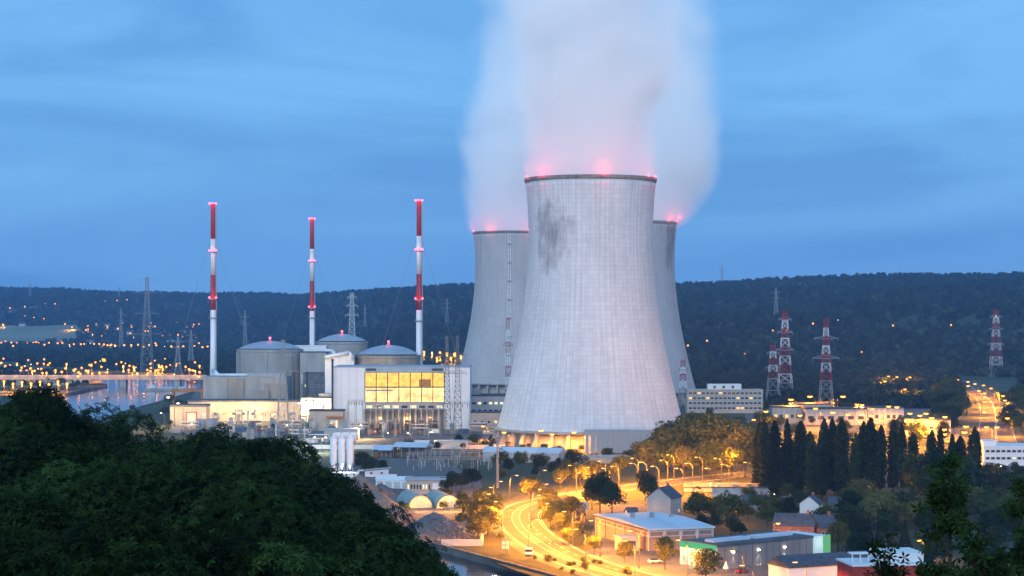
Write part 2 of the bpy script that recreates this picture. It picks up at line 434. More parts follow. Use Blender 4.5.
def crown_points(n, seed, rx, rz, zc, clumps=26, csz=0.36, top=1.0, low=0.0, inner=0.25):
    """leaf centres: clumps over an uneven ellipsoid plus an inner fill"""
    rs = np.random.RandomState(seed)
    d = rs.normal(size=(clumps, 3)); d /= np.linalg.norm(d, axis=1, keepdims=True)
    d[:, 2] = np.where(d[:, 2] < -0.55, -d[:, 2], d[:, 2])
    rad = rs.uniform(0.55, 0.92, size=(clumps, 1))
    cc = d * rad
    sz = rs.uniform(0.65, 1.3, size=clumps) * csz
    idx = rs.choice(clumps, size=n, p=sz ** 2 / np.sum(sz ** 2))
    v = rs.normal(size=(n, 3)); v /= np.linalg.norm(v, axis=1, keepdims=True)
    rr = rs.uniform(0.55, 1.0, size=(n, 1)) ** 0.5
    P = cc[idx] + v * rr * sz[idx][:, None]
    k = int(n * inner)
    P[:k] = rs.normal(size=(k, 3)) * 0.33
    nrm = P / (np.linalg.norm(P, axis=1, keepdims=True) + 1e-6)
    P = P * np.array([rx, rx, rz]); P[:, 2] += zc
    return P, nrm
def trunk_mesh(name, h, r, seed, limbs=5, spread=2.0, top=0.75):
    rg = random.Random(seed); mb = MB()
    pts = [Vector((rg.uniform(-.12, .12) * i, rg.uniform(-.12, .12) * i, h * top * i / 4)) for i in range(5)]
    mb.path(pts, [r * (1 - 0.17 * i) for i in range(5)], 7)
    for k in range(limbs):
        z = h * rg.uniform(0.25, 0.6); t = rg.uniform(0, 2 * PI); b = pts[min(3, int(z / (h * top) * 4))].copy(); b.z = z
        e = b + Vector((math.cos(t), math.sin(t), 0)) * spread * rg.uniform(0.6, 1.1) + Vector((0, 0, h * rg.uniform(0.12, 0.28)))
        mb.path([b, (b + e) / 2 + Vector((0, 0, .3)), e], [r * .45, r * .3, r * .12], 5)
    return mb.mesh(name, BARK)
PROTO = {}
def proto(kind, crown, trunk): PROTO.setdefault(kind, []).append((crown, trunk))
# prototypes are built one unit = one metre for a tree of the stated height
for i in range(4):      # near broadleaf, 14 m
    P, n = crown_points(11500, 20 + i, 5.6, 5.4, 8.6, 30, 0.31, inner=0.16)
    proto('near', leaf_mesh('crown', P, 0.25, 40 + i, LEAF_N, 0.5, 5, n), trunk_mesh('trunk', 13, 0.3, i, 6, 3.0))
for i, (mm, kd) in enumerate(((LEAF_M, 'round'), (LEAF_M, 'round'), (LEAF_M, 'round'), (LEAF_D, 'dark'), (LEAF_D, 'dark'), (LEAF_Y, 'pale'))):   # 10 m
    P, n = crown_points(2600, 60 + i, 4.0 + .3 * (i % 3), 4.0, 6.0, 24, 0.36)
    proto(kd, leaf_mesh('crown', P, 0.62, 70 + i, mm, 0.3, 0, n), trunk_mesh('trunk', 9, 0.24, 10 + i, 5, 2.2))
for i in range(3):      # poplar, 10 m tall, narrow
    rs = np.random.RandomState(90 + i); k = 3000
    z = rs.uniform(0.07, 1, k); prof = np.interp(z, [0, .1, .35, .75, .93, 1], [.45, .75, 1.0, .85, .45, .05])
    cl_ = rs.randint(0, 60, k); t = rs.uniform(0, 2 * PI, 60)[cl_] + rs.normal(size=k) * .35; rr = prof * rs.uniform(0.25, 1, k) ** .5 * 0.98 * rs.uniform(0.5, 1.3, 60)[cl_]
    P = np.stack([rr * np.cos(t), rr * np.sin(t), z * 10], 1)
    proto('poplar', leaf_mesh('crown', P, 0.40, 95 + i, LEAF_D, 0.4), trunk_mesh('trunk', 10, 0.16, 30 + i, 4, 0.5, 0.9))
for i in range(2):      # conifer, 10 m
    rs = np.random.RandomState(110 + i); k = 2200
    z = rs.uniform(0.08, 1, k) ** 1.25; t = rs.uniform(0, 2 * PI, k); lay = 0.75 + 0.35 * np.abs(np.sin(z * 30))
    rr = (1 - z) * 2.6 * lay * rs.uniform(0.35, 1, k) ** .5 + .05
    P = np.stack([rr * np.cos(t), rr * np.sin(t), z * 10 - rr * .18], 1)
    proto('conifer', leaf_mesh('crown', P, 0.5, 115 + i, LEAF_C, 0.2), trunk_mesh('trunk', 10, 0.2, 33 + i, 0, 1, 0.92))
for i in range(1):      # weeping, 10 m
    rs = np.random.RandomState(130); k = 2600; t = rs.uniform(0, 2 * PI, k); fz = rs.uniform(0, 1, k)
    strand = rs.randint(0, 90, k); t = rs.uniform(0, 2 * PI, 90)[strand]; rs2 = rs.uniform(.3, 1, 90)[strand]
    rr = 3.6 * rs2 * (0.55 + .45 * np.sqrt(fz)); zz = 9.6 - 1.2 * rs2 ** 2 - fz * (7.2 * rs.uniform(.6, 1, 90)[strand]) 
    P = np.stack([rr * np.cos(t) + rs.normal(size=k) * .2, rr * np.sin(t) + rs.normal(size=k) * .2, zz], 1)
    proto('willow', leaf_mesh('crown', P, 0.5, 131, LEAF_Y, 0.1), trunk_mesh('trunk', 9, 0.3, 40, 5, 2.0))
for i in range(2):      # bush, 3 m
    P, n = crown_points(700, 140 + i, 1.9, 1.5, 1.4, 12, 0.42)
    proto('bush', leaf_mesh('crown', P, 0.42, 142 + i, LEAF_M, 0.3, 0, n), trunk_mesh('trunk', 2, 0.08, 44 + i, 4, 0.8))
P, n = crown_points(1500, 150, 1.25, 2.0, 2.4, 20, 0.36, inner=.1)   # sparse young tree right in front, 5 m
NEARH = {'near': 14.0, 'round': 10.0, 'dark': 10.0, 'pale': 10.0, 'poplar': 10.0, 'conifer': 10.0, 'willow': 10.0, 'bush': 3.0}
TREE_N = {'near': 'broadleaf_tree', 'round': 'broadleaf_tree', 'dark': 'broadleaf_tree', 'pale': 'broadleaf_tree', 'poplar': 'poplar_tree', 'conifer': 'conifer_tree', 'willow': 'willow_tree', 'bush': 'bush'}
def tree(kind, loc, h, label, group=None, wide=1.0, cat=None):
    cr_, tr_ = rnd.choice(PROTO[kind]); s = h / NEARH[kind]
    o = thing(TREE_N[kind], label, cat or ('bush' if kind == 'bush' else 'tree'), loc, rnd.uniform(0, 2 * PI), group, (s * wide, s * wide, s))
    if kind == 'poplar': o.rotation_euler = (rnd.gauss(0, .035), rnd.gauss(0, .035), o.rotation_euler[2]); q_ = rnd.uniform(.7, 1.3); o.scale = (o.scale[0] * q_, o.scale[1] * q_, o.scale[2])
    link('trunk', tr_, o); link('crown', cr_, o)
    return o
O1 = ['', 'first', 'second', 'third', 'fourth', 'fifth', 'sixth', 'seventh', 'eighth', 'ninth', 'tenth', 'eleventh', 'twelfth', 'thirteenth', 'fourteenth', 'fifteenth', 'sixteenth', 'seventeenth', 'eighteenth', 'nineteenth']
O10 = ['', '', 'twent', 'thirt', 'fort', 'fift', 'sixt', 'sevent', 'eight', 'ninet']
def ordn(i):
    if i < 20: return O1[i]
    if i < 100: return O10[i // 10] + ('ieth' if i % 10 == 0 else 'y-' + O1[i % 10])
    return 'hundred-' + ordn(i - 100) if i > 100 else 'hundredth'
def trees(kind, spots, label, group, wide=1.0, jit=0.0):
    """spots: (x px, ground y px, top y px)"""
    spots = sorted(q for q in spots if not -RW - 6 < G(q[0], q[1]).x - bankx(G(q[0], q[1]).y) < 5)
    for i_, (x, yb, yt) in enumerate(spots):
        p = G(x, yb); h = zat(yt, p.y)
        k = kind if isinstance(kind, str) else rnd.choice(kind)
        tree(k, (p.x, p.y, -0.15), max(h, 1.2) * 1.0, label + (', %s from the left' % ordn(i_ + 1) if len(spots) > 1 else ''), group if len(spots) > 1 else None, wide * rnd.uniform(0.9, 1.12))

# far forest: low crowns instanced over the hillsides
def forest(name, pts, scale, seed, label, mm):
    P, n = crown_points(170, seed, 5.0, 5.2, 5.0, 12, 0.42)
    pm = leaf_mesh('forest_crown', P, 2.6, seed, mm, 0.5, 0, n * 1.6)
    po = bpy.data.objects.new('forest_crown', pm)
    me = bpy.data.meshes.new(name); me.from_pydata(pts, [], []); o = link(name, me)
    o['kind'] = 'stuff'; tag(o, label, 'forest')
    ng = bpy.data.node_groups.new(name, 'GeometryNodeTree')
    ng.interface.new_socket('Geometry', in_out='INPUT', socket_type='NodeSocketGeometry'); ng.interface.new_socket('Geometry', in_out='OUTPUT', socket_type='NodeSocketGeometry')
    N = ng.nodes.new; gi = N('NodeGroupInput'); go = N('NodeGroupOutput'); ip = N('GeometryNodeInstanceOnPoints'); oi = N('GeometryNodeObjectInfo')
    oi.inputs['Object'].default_value = po
    r1 = N('FunctionNodeRandomValue'); r1.data_type = 'FLOAT_VECTOR'; r1.inputs[0].default_value = (0, 0, 0); r1.inputs[1].default_value = (0.1, 0.1, 6.28)
    r2 = N('FunctionNodeRandomValue'); r2.data_type = 'FLOAT'; r2.inputs[2].default_value = scale[0]; r2.inputs[3].default_value = scale[1]; r2.inputs['Seed'].default_value = 4
    ng.links.new(gi.outputs[0], ip.inputs['Points']); ng.links.new(oi.outputs['Geometry'], ip.inputs['Instance'])
    ng.links.new(r1.outputs[0], ip.inputs['Rotation']); ng.links.new(r2.outputs[1], ip.inputs['Scale']); ng.links.new(ip.outputs[0], go.inputs[0])
    o.modifiers.new('forest', 'NODES').node_group = ng
    return o
def clear_field(u, d):           # open fields and the village on the far slopes
    if u < 78 and 4950 < d < 5700: return True
    if 225 < u < 262 and 3900 < d < 4600: return True
    return False
rf = random.Random(11); fp = []; fp2 = []
for i in range(52000):
    u = rf.uniform(-120, 1150); d = 2300 + 5600 * rf.random() ** 0.8
    X = (u - CX) * d / F; z = hillz(X, d)
    d0 = float(np.interp(u, D0X, D0Y)); d1 = float(np.interp(u, D0X, D1Y))
    if z < 0.5 or d > d1 + 120 or clear_field(u, d): continue
    (fp if rf.random() < .6 else fp2).append((X, d, z - 1.5))
forest('forest', fp, (0.8, 1.7), 5, 'dense dark woodland covering the hills behind the cooling towers', LEAF_F)
forest('forest', fp2, (0.6, 1.4), 6, 'lighter crowned trees scattered through the hillside woodland', leafm('forest_leaf_light', (0.06, 0.075, 0.035), (0.03, 0.042, 0.02), 0.6, 0.3, 0.0))
# flat valley floor woods between town and hills
fp3 = []
for i in range(16000):
    u = rf.uniform(-60, 480); d = 2350 + 2500 * rf.random()
    X = (u - CX) * d / F
    if hillz(X, d) > 1 or abs(X - bankx(d) + 60) < 90 or (u < 140 and vnoise(X / 170, d / 260) < 0.36): continue
    fp3.append((X, d, -1))
for i in range(5200):
    u = rf.uniform(590, 1100); d = 1640 + 760 * rf.random()
    X = (u - CX) * d / F
    if (940 < u < 1020 and not (u < 962 - (d - 1900) * .02)) or (u < 700 and d < 1900) or (u < 770 and d < 1680): continue
    fp3.append((X, d, -1))
forest('forest', fp3, (0.55, 1.15), 8, 'belts of trees on the valley floor before the hills', LEAF_F)

# ================================================================== COOLING TOWERS
def tower_r(z): return 37.0 * math.sqrt(1 + ((z - 125.0) / 101.0) ** 2)
def cooling_tower(cx, cy, label, mtl, ribs, beacons, ladder=False):
    t = thing('cooling_tower', label, 'cooling tower', (cx, cy, 0), 0, 'hyperbolic cooling towers')
    zs = [10.3 + (157.0 - 10.3) * i / 48 for i in range(49)]
    prof = [(tower_r(z), z) for z in zs]
    inner = [(tower_r(z) - 0.7, z) for z in reversed(zs)]
    MB().lathe(prof + inner + [prof[0]], 160).build('shell', mtl, t)
    rt = tower_r(160)
    MB().lathe([(tower_r(157) - 0.6, 156.9), (tower_r(157) + 0.3, 156.8), (rt + .45, 157.8), (rt + .45, 159.2), (rt - 0.4, 159.2), (rt - 0.8, 157)], 120, sm=False).build('rim', mat('rim_concrete', (0.22, 0.21, 0.2), 0.9, 0.2, 0.3), t)
    # raised wind ribs: one shared strip turned round the shell
    rb = MB(); zr = [10.6 + (156.4 - 10.6) * i / 26 for i in range(27)]
    vs = []
    for z in zr:
        r = tower_r(z); vs += [(r - .05, -0.08, z), (r + .09, -0.08, z), (r + .09, 0.08, z), (r - .05, 0.08, z)]
    fs = []
    for j in range(26):
        for a in range(3): fs.append((4 * j + a, 4 * j + a + 1, 4 * j + a + 5, 4 * j + a + 4))
    rm = rb.add(vs, fs).mesh('rib', mat('rib_concrete', (0.50, 0.51, 0.53), 0.9, 0.10, 0.1))
    for k in range(ribs): link('rib', rm, t, (0, 0, 0), 2 * PI * (k + 0.37) / ribs)
    # inclined legs carrying the shell, the basin wall and the cooling fill behind them
    lm = MB(); r0, r1 = 59.5, 55.4
    lm.add([(r0 - 2.2, -1.5, 0), (r0 + 1.6, -1.5, 0), (r0 + 1.6, 1.5, 0), (r0 - 2.2, 1.5, 0), (r1 - .7, -0.9, 10.4), (r1 + .9, -0.9, 10.4), (r1 + .9, 0.9, 10.4), (r1 - .7, 0.9, 10.4)],
           [(3, 2, 1, 0), (4, 5, 6, 7), (0, 1, 5, 4), (1, 2, 6, 5), (2, 3, 7, 6), (3, 0, 4, 7)])
    lmm = lm.mesh('leg', CONC2)
    for k in range(36): link('leg', lmm, t, (0, 0, 0), 2 * PI * (k + .5) / 36)
    MB().lathe([(55.6, 9.6), (57.2, 9.4), (57.2, 10.9), (55.9, 11.0)], 120).build('ring_beam', CONC, t)
    MB().lathe([(50, 0), (50, 9.2), (30, 12), (0.1, 12)], 96).build('inner_wall', CONCL, t)
    MB().lathe([(61, 0), (61, 1.6), (60.3, 1.6), (60.3, 0)], 96, sm=False).build('basin_wall', CONC, t)
    for (ang, pw) in beacons:
        a = R(ang); r = rt
        b = MB().lathe([(0.1, 0), (0.5, .1), (.6, .6), (.4, 1.2), (.05, 1.4)], 10).build('beacon', E_RED, t, (r * math.sin(a), -r * math.cos(a), 159.2))
        if pw: lamp(t, ((r + 2.2) * math.sin(a), -(r + 2.2) * math.cos(a), 162.5), pw, (1.0, 0.03, 0.06), 0.6)
    if ladder:
        lad = MB(); a = R(-4.5)
        zz = [12 + 4.0 * i for i in range(37)]
        for s in (-1.1, 1.1):
            for z0, z1 in zip(zz[:-1], zz[1:]):
                r_0, r_1 = tower_r(z0) + 1.0, tower_r(z1) + 1.0
                lad.bar((r_0 * math.sin(a) + s, -r_0 * math.cos(a), z0), (r_1 * math.sin(a) + s, -r_1 * math.cos(a), z1), 0.32)
        for z in zz:
            r_0 = tower_r(z) + 1.0
            lad.box(r_0 * math.sin(a) - 1.1, r_0 * math.sin(a) + 1.1, -r_0 * math.cos(a) - .3, -r_0 * math.cos(a) + .3, z - .25, z + .25)
        lad.build('ladder', WHITEP, t)
        for k in range(8):
            z = 20 + 18 * k; r_0 = tower_r(z) + 1.2
            MB().box(-2, 2, -1.2, .6, -.3, .5).build('landing', STEEL, t, (r_0 * math.sin(a), -r_0 * math.cos(a), z))
    return t
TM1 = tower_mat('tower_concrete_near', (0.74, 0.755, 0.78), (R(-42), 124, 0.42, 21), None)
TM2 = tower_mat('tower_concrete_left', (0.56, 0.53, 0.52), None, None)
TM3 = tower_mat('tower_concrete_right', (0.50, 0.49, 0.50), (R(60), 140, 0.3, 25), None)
BEP = 5000
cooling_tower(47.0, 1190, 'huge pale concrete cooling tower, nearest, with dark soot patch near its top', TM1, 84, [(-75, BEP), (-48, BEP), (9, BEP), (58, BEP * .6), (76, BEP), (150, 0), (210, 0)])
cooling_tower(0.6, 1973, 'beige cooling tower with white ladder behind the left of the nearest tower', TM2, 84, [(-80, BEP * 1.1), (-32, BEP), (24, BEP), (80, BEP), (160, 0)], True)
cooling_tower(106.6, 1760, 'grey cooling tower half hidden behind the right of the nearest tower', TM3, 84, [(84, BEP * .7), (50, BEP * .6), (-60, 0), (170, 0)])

# ------------------------------------------------------------------ steam
def plume(label, cx, cy, r0, k, sh, blg, zc, wz, ztop, dens, seed, lean=0.0):
    """steam column: radius r0 + k z with a billow of blg metres around height zc, drifted sideways by sh"""
    zb = 150.0; H = ztop - zb
    m = bpy.data.materials.new('steam'); m.use_nodes = True
    t = m.node_tree; t.nodes.clear(); N = t.nodes.new; l = t.links.new
    def M(op, a, b=None, c=None):
        n = N('ShaderNodeMath'); n.operation = op
        for i, v in enumerate((a, b, c)):
            if v is None: continue
            if isinstance(v, (int, float)): n.inputs[i].default_value = v
            else: l(v, n.inputs[i])
        return n.outputs[0]
    c = N('ShaderNodeTexCoord'); sp = N('ShaderNodeSeparateXYZ'); l(c.outputs['Object'], sp.inputs[0])
    z = sp.outputs['Z']
    up = M('SUBTRACT', 1.0, M('EXPONENT', M('MULTIPLY', z, -1 / 30.0)))
    cxn = M('MULTIPLY_ADD', up, sh, M('MULTIPLY', z, lean))
    dx = M('SUBTRACT', sp.outputs['X'], cxn)
    dist = M('SQRT', M('ADD', M('MULTIPLY', dx, dx), M('MULTIPLY', sp.outputs['Y'], sp.outputs['Y'])))
    gz = M('MULTIPLY_ADD', z, 1 / wz, -zc / wz); gau = M('EXPONENT', M('MULTIPLY', M('MULTIPLY', gz, gz), -1.0))
    rad = M('ADD', M('MULTIPLY_ADD', z, k, r0), M('MULTIPLY', gau, blg))
    q = M('DIVIDE', dist, rad)
    mpn = N('ShaderNodeMapping'); mpn.inputs['Location'].default_value = (seed * 37, seed * 11, 0); mpn.inputs['Scale'].default_value = (1, 1, 0.8); l(c.outputs['Object'], mpn.inputs[0])
    n = N('ShaderNodeTexNoise'); n.inputs['Scale'].default_value = 0.016; n.inputs['Detail'].default_value = 4.5; n.inputs['Roughness'].default_value = 0.6; n.inputs['Distortion'].default_value = 0.4
    l(mpn.outputs[0], n.inputs['Vector'])
    amp = M('MULTIPLY_ADD', M('MINIMUM', z, 60.0), 0.026, 0.25)
    qq = M('ADD', q, M('MULTIPLY', M('SUBTRACT', n.outputs['Fac'], 0.5), amp))
    f = N('ShaderNodeMapRange'); f.interpolation_type = 'SMOOTHSTEP'; f.inputs[1].default_value = 1.06; f.inputs[2].default_value = 0.30; l(qq, f.inputs[0])
    fade = N('ShaderNodeMapRange'); fade.inputs[1].default_value = 10; fade.inputs[2].default_value = H * .75; fade.inputs[3].default_value = 1.0; fade.inputs[4].default_value = 0.10; l(z, fade.inputs[0])
    d = M('MULTIPLY', M('MULTIPLY', f.outputs[0], fade.outputs[0]), dens)
    v = N('ShaderNodeVolumePrincipled'); v.inputs['Color'].default_value = (1, 1, 1, 1); v.inputs['Anisotropy'].default_value = -0.35
    l(d, v.inputs['Density']); o = N('ShaderNodeOutputMaterial'); l(v.outputs[0], o.inputs['Volume'])
    rings = 30; mb = MB(); vs = []; fs = []; ns = 24
    for i in range(rings + 1):
        zz = H * (i / rings) ** 1.3; g = math.exp(-((zz - zc) / wz) ** 2)
        rr = (r0 + k * zz + blg * g) * (1.0 + .85 * sstep(5, 48, zz)); xx = sh * (1 - math.exp(-zz / 30)) + lean * zz
        if zz < 9: rr = min(rr, 37.0)
        for a in range(ns): vs.append((xx + rr * math.cos(2 * PI * a / ns), rr * math.sin(2 * PI * a / ns), zz))
    for i in range(rings):
        for a in range(ns): fs.append((i * ns + a, i * ns + (a + 1) % ns, (i + 1) * ns + (a + 1) % ns, (i + 1) * ns + a))
    fs += [tuple(range(ns - 1, -1, -1)), tuple(range(rings * ns, rings * ns + ns))]
    o_ = mb.add(vs, fs).build('steam_plume', m, None, (cx, cy, zb)); o_['kind'] = 'stuff'
    tag(o_, label, 'steam')
plume('thick pale steam rising straight out of the nearest cooling tower', 47.0, 1190, 36.5, 0.10, 0.0, 4, 60, 40, 380, 0.14, 1)
plume('lilac steam drifting up behind the left from the ladder tower', 0.6, 1973, 36.5, 0.06, -8.0, 12, 75, 60, 520, 0.065, 2, 0.07)
plume('pinkish steam bulging out right of the half hidden grey tower', 106.6, 1760, 36.5, 0.08, 32.0, 18, 55, 40, 480, 0.065, 3, -0.03)

# ================================================================== FOREGROUND HILL AND ITS TREES
FG = [(2, 386, 150), (42, 391, 152), (80, 404, 158), (112, 424, 154), (178, 431, 150), (232, 430, 160), (262, 440, 165), (290, 460, 160), (318, 478, 168), (346, 491, 172), (366, 531, 132), (390, 556, 128), (328, 505, 128), (398, 582, 122),
      (22, 432, 112), (92, 446, 106), (155, 458, 104), (218, 463, 100), (276, 486, 102), (332, 522, 98), (352, 566, 96),
      (2, 492, 76), (66, 505, 72), (148, 512, 70), (226, 520, 72), (300, 540, 74), (350, 568, 78), (52, 552, 54), (170, 556, 54), (276, 566, 57)]
HP = []
for (x, y, d) in FG:
    h = 15.0 if d > 120 else 13.5
    p = A(x, y, d); HP.append((p.x, p.y, p.z - h, h))
ANCH = [(0, 0, 76.5), (0, -30, 82), (-20, 20, 70), (-200, -220, 168), (150, -250, 160), (0, -420, 205), (-450, -100, 150), (-330, 150, 60), (-420, 420, 0), (350, -150, 90), (20, 60, 54), (45, 100, 28), (25, 150, 30), (0, 210, 22), (0, 330, -2), (-150, 520, -2), (-90, 380, -2), (-400, 700, -2), (60, 240, -2), (110, 130, 8), (150, 60, 20), (-60, 260, 20), (30, 35, 62), (300, 0, 10), (330, 120, -2), (250, 300, -2)]  # high points behind the camera: unseen rise shaped to shade the foreground
HPT = np.array([(a, b, c) for a, b, c, _ in HP] + ANCH)
def camhill(x, y):
    w_ = 1.0 / (((HPT[:, 0] - x) ** 2 + (HPT[:, 1] - y) ** 2) ** 1.5 + 60)
    return float(np.sum(w_ * HPT[:, 2]) / np.sum(w_))
def make_camhill():
    xs = list(range(-520, 420, 14)); ys = list(range(-520, 720, 14)); vs = []; fs = []; k = len(xs)
    for y in ys:
        for x in xs:
            z = camhill(x, y)
            bx = bankx(y) - RW
            if y > 120: z = z * sstep(0, 60, bx - x) - 3 * (1 - sstep(0, 60, bx - x))
            edge = min(x + 520, 405 - x, 710 - y, y + 520)
            vs.append((x, y, z if edge > 40 else z * edge / 40 - 3 * (1 - edge / 40)))
    for j in range(len(ys) - 1):
        for i in range(k - 1): fs.append((j * k + i, j * k + i + 1, (j + 1) * k + i + 1, (j + 1) * k + i))
    mb = MB(); mb.add(vs, fs, 0, True); struct('hillside', mb, mat('hillside_soil', (0.045, 0.05, 0.025), 1.0, 0.25, 0.2, bump=0.4, bscale=0.6))
make_camhill()
rows_ = [[i for i in range(len(FG)) if lo < FG[i][2] <= hi] for lo, hi in ((120, 999), (90, 120), (0, 90))]
for row, lab, grp in zip(rows_, ('dark leafy tree in the skyline row of the near wooded slope', 'dark leafy tree in the middle row of the near wooded slope', 'dark leafy tree in the closest row at the bottom left'), ('skyline trees on the near slope', 'middle trees on the near slope', 'closest trees on the near slope')):
    for j, i in enumerate(sorted(row, key=lambda q: FG[q][0])):
        X, Y, Z, h = HP[i]
        tree('near', (X, Y, Z - 0.2), h, lab + ', %s from the left' % ordn(j + 1), grp)
# young sparse trees close on the right
rs = np.random.RandomState(5)
def sapling(n, seed, rx, h, leaf):
    rs = np.random.RandomState(seed); br = 46
    bz = rs.uniform(0.38, 1.0, br); ba = rs.uniform(0, 2 * PI, br); bl = (1.03 - bz) * rx * rs.uniform(0.7, 1.25, br) / 0.62 + .12
    idx = rs.choice(br, n, p=bl / bl.sum()); f = rs.uniform(0.15, 1, n)
    P = np.stack([np.cos(ba[idx]) * bl[idx] * f, np.sin(ba[idx]) * bl[idx] * f, bz[idx] * h + f * .5 - f * f * .4], 1) + rs.normal(size=(n, 3)) * 0.13
    cm = leaf_mesh('crown', P, leaf, seed, LEAF_N, 0.7, 5)
    mb = MB(); mb.path([(0, 0, 0), (.1, 0, h * .35), (0.02, .1, h * .7), (0, 0, h)], [.16, .12, .06, .015], 6)
    for k in range(br): mb.bar((0, 0, bz[k] * h), (math.cos(ba[k]) * bl[k], math.sin(ba[k]) * bl[k], bz[k] * h + .1), .03, .008, 4)
    return cm, mb.mesh('trunk', BARK)
for (x, y, d, h, rx, n, lab) in ((950, 462, 46, 9, 1.55, 1000, 'sparse young tree with drooping leaves close on the right'), (1022, 486, 58, 10, 2.2, 1500, 'dark leafy tree cut off by the right edge of the view'), (884, 552, 40, 6, 1.0, 420, 'leafy branch tip of a sapling poking up before the red building'), (985, 540, 38, 6, 1.4, 800, 'low dense sapling at the bottom right corner')):
    p = A(x, y, d); cm, tm = sapling(int(n * 1.7), int(x), rx, h, 0.17)
    o = thing('young_tree', lab, 'tree', (p.x, p.y, p.z - h)); link('trunk', tm, o); link('crown', cm, o)

# ================================================================== BUILDING HELPERS
WC = {}
def win_mesh(w_, h_, pane, frame=None):
    key = (round(w_, 2), round(h_, 2), pane.name)
    if key not in WC:
        b = min(0.25, 0.12 * w_, 0.15 * h_); mb = MB()
        mb.box(-w_ / 2, w_ / 2, -0.16, 0.05, 0, b); mb.box(-w_ / 2, w_ / 2, -0.16, 0.05, h_ - b, h_)
        mb.box(-w_ / 2, -w_ / 2 + b, -0.15, 0.05, b, h_ - b); mb.box(w_ / 2 - b, w_ / 2, -0.15, 0.05, b, h_ - b)
        mb.box(-w_ / 2 + b, w_ / 2 - b, -0.06, 0.04, b, h_ - b, 1)
        WC[key] = mb.mesh('window', [frame or FRAME, pane])
    return WC[key]
def windows(t, xa, xb, n, z, w_, h_, pane, lit=None, p=0.0, y=0.0, name='window', rz=0.0):
    for i in range(n):
        x = xa + (xb - xa) * (i + 0.5) / n
        m = lit if lit is not None and rnd.random() < p else pane
        loc = (x, y, z) if rz == 0 else (y, x, z)
        link(name, win_mesh(w_, h_, m), t, loc, rz)
def bld(name, label, cat, x0, x1, ytop, d, depth, wall, roof, group=None, yaw=0.0, rt=0.5, ov=0.25, zb=0.0):
    w_ = (x1 - x0) * d / F; h = zat(ytop, d) - zb
    t = thing(name, label, cat, (xat((x0 + x1) / 2, d), d, zb), yaw, group)
    MB().box(-w_ / 2, w_ / 2, 0, depth, 0, h - rt).build('wall', wall, t)
    MB().box(-w_ / 2 - ov, w_ / 2 + ov, -ov, depth + ov, h - rt + .003, h).build('roof', roof, t)
    return t, w_, h
def bld2(name, label, cat, corner, ang, L_, W_, h, wall, roof, rt=0.5, ov=0.3, gable=0.0, group=None):
    """near corner at a ground point; length L_ along direction ang, width W_ to its left"""
    t = thing(name, label, cat, (corner[0], corner[1], 0), ang, group)
    MB().box(0, L_, 0, W_, 0, h - rt).build('wall', wall, t)
    if gable:
        mb = MB(); vs = []
        for x in (-ov, L_ + ov):
            vs += [(x, -ov, h - rt + .003), (x, W_ + ov, h - rt + .003), (x, W_ + ov, h), (x, W_ / 2, h + gable), (x, -ov, h)]
        mb.add(vs, [(0, 1, 2, 3, 4), (9, 8, 7, 6, 5), (4, 3, 8, 9), (3, 2, 7, 8), (0, 4, 9, 5), (1, 6, 7, 2), (0, 5, 6, 1)]).build('roof', roof, t)
    else:
        MB().box(-ov, L_ + ov, -ov, W_ + ov, h - rt + .003, h).build('roof', roof, t)
    return t
def house(label, x, y, wpx, h, rise, wall, roof, yaw=0.0, depth=9.0, group=None, chim=True, lit=0.15, nw=3):
    p = G(x, y); w_ = wpx * p.y / F
    t = thing('house', label, 'house', (p.x, p.y, 0), yaw, group)
    mb = MB(); mb.box(-w_ / 2, w_ / 2, 0, depth, 0, h)
    mb.add([(-w_ / 2, 0, h), (-w_ / 2, depth, h), (-w_ / 2, depth / 2, h + rise - .15), (w_ / 2, 0, h), (w_ / 2, depth, h), (w_ / 2, depth / 2, h + rise - .15)], [(0, 2, 1), (3, 4, 5)])
    mb.build('wall', wall, t)
    r = MB(); o = .4; k = rise / (depth / 2)
    for sgn in (0, 1):
        y0 = -o if sgn == 0 else depth + o; z0 = h - o * k
        vs = [(-w_ / 2 - o, y0, z0), (w_ / 2 + o, y0, z0), (w_ / 2 + o, depth / 2, h + rise), (-w_ / 2 - o, depth / 2, h + rise)]
        vs += [(a, b, c + .25) for a, b, c in vs]
        r.add(vs, [(3, 2, 1, 0), (4, 5, 6, 7), (0, 1, 5, 4), (1, 2, 6, 5), (2, 3, 7, 6), (3, 0, 4, 7)])
    ro = r.build('roof', roof, t)
    if chim: MB().box(w_ * .28, w_ * .28 + .9, depth / 2 - .5, depth / 2 + .5, h + rise * .6, h + rise + 1.3).build('chimney', BRICK, ro)
    windows(t, -w_ / 2, w_ / 2, nw, 1.0, 1.1, 1.4, GLASSD, E_WIN, lit)
    if h > 5: windows(t, -w_ / 2, w_ / 2, nw, 3.8, 1.1, 1.3, GLASSD, E_WIN, lit)
    return t
def cyl(r, z0, z1, n=24): return MB().lathe([(r, z0), (r, z1)], n, cap_b=True, cap_t=True)

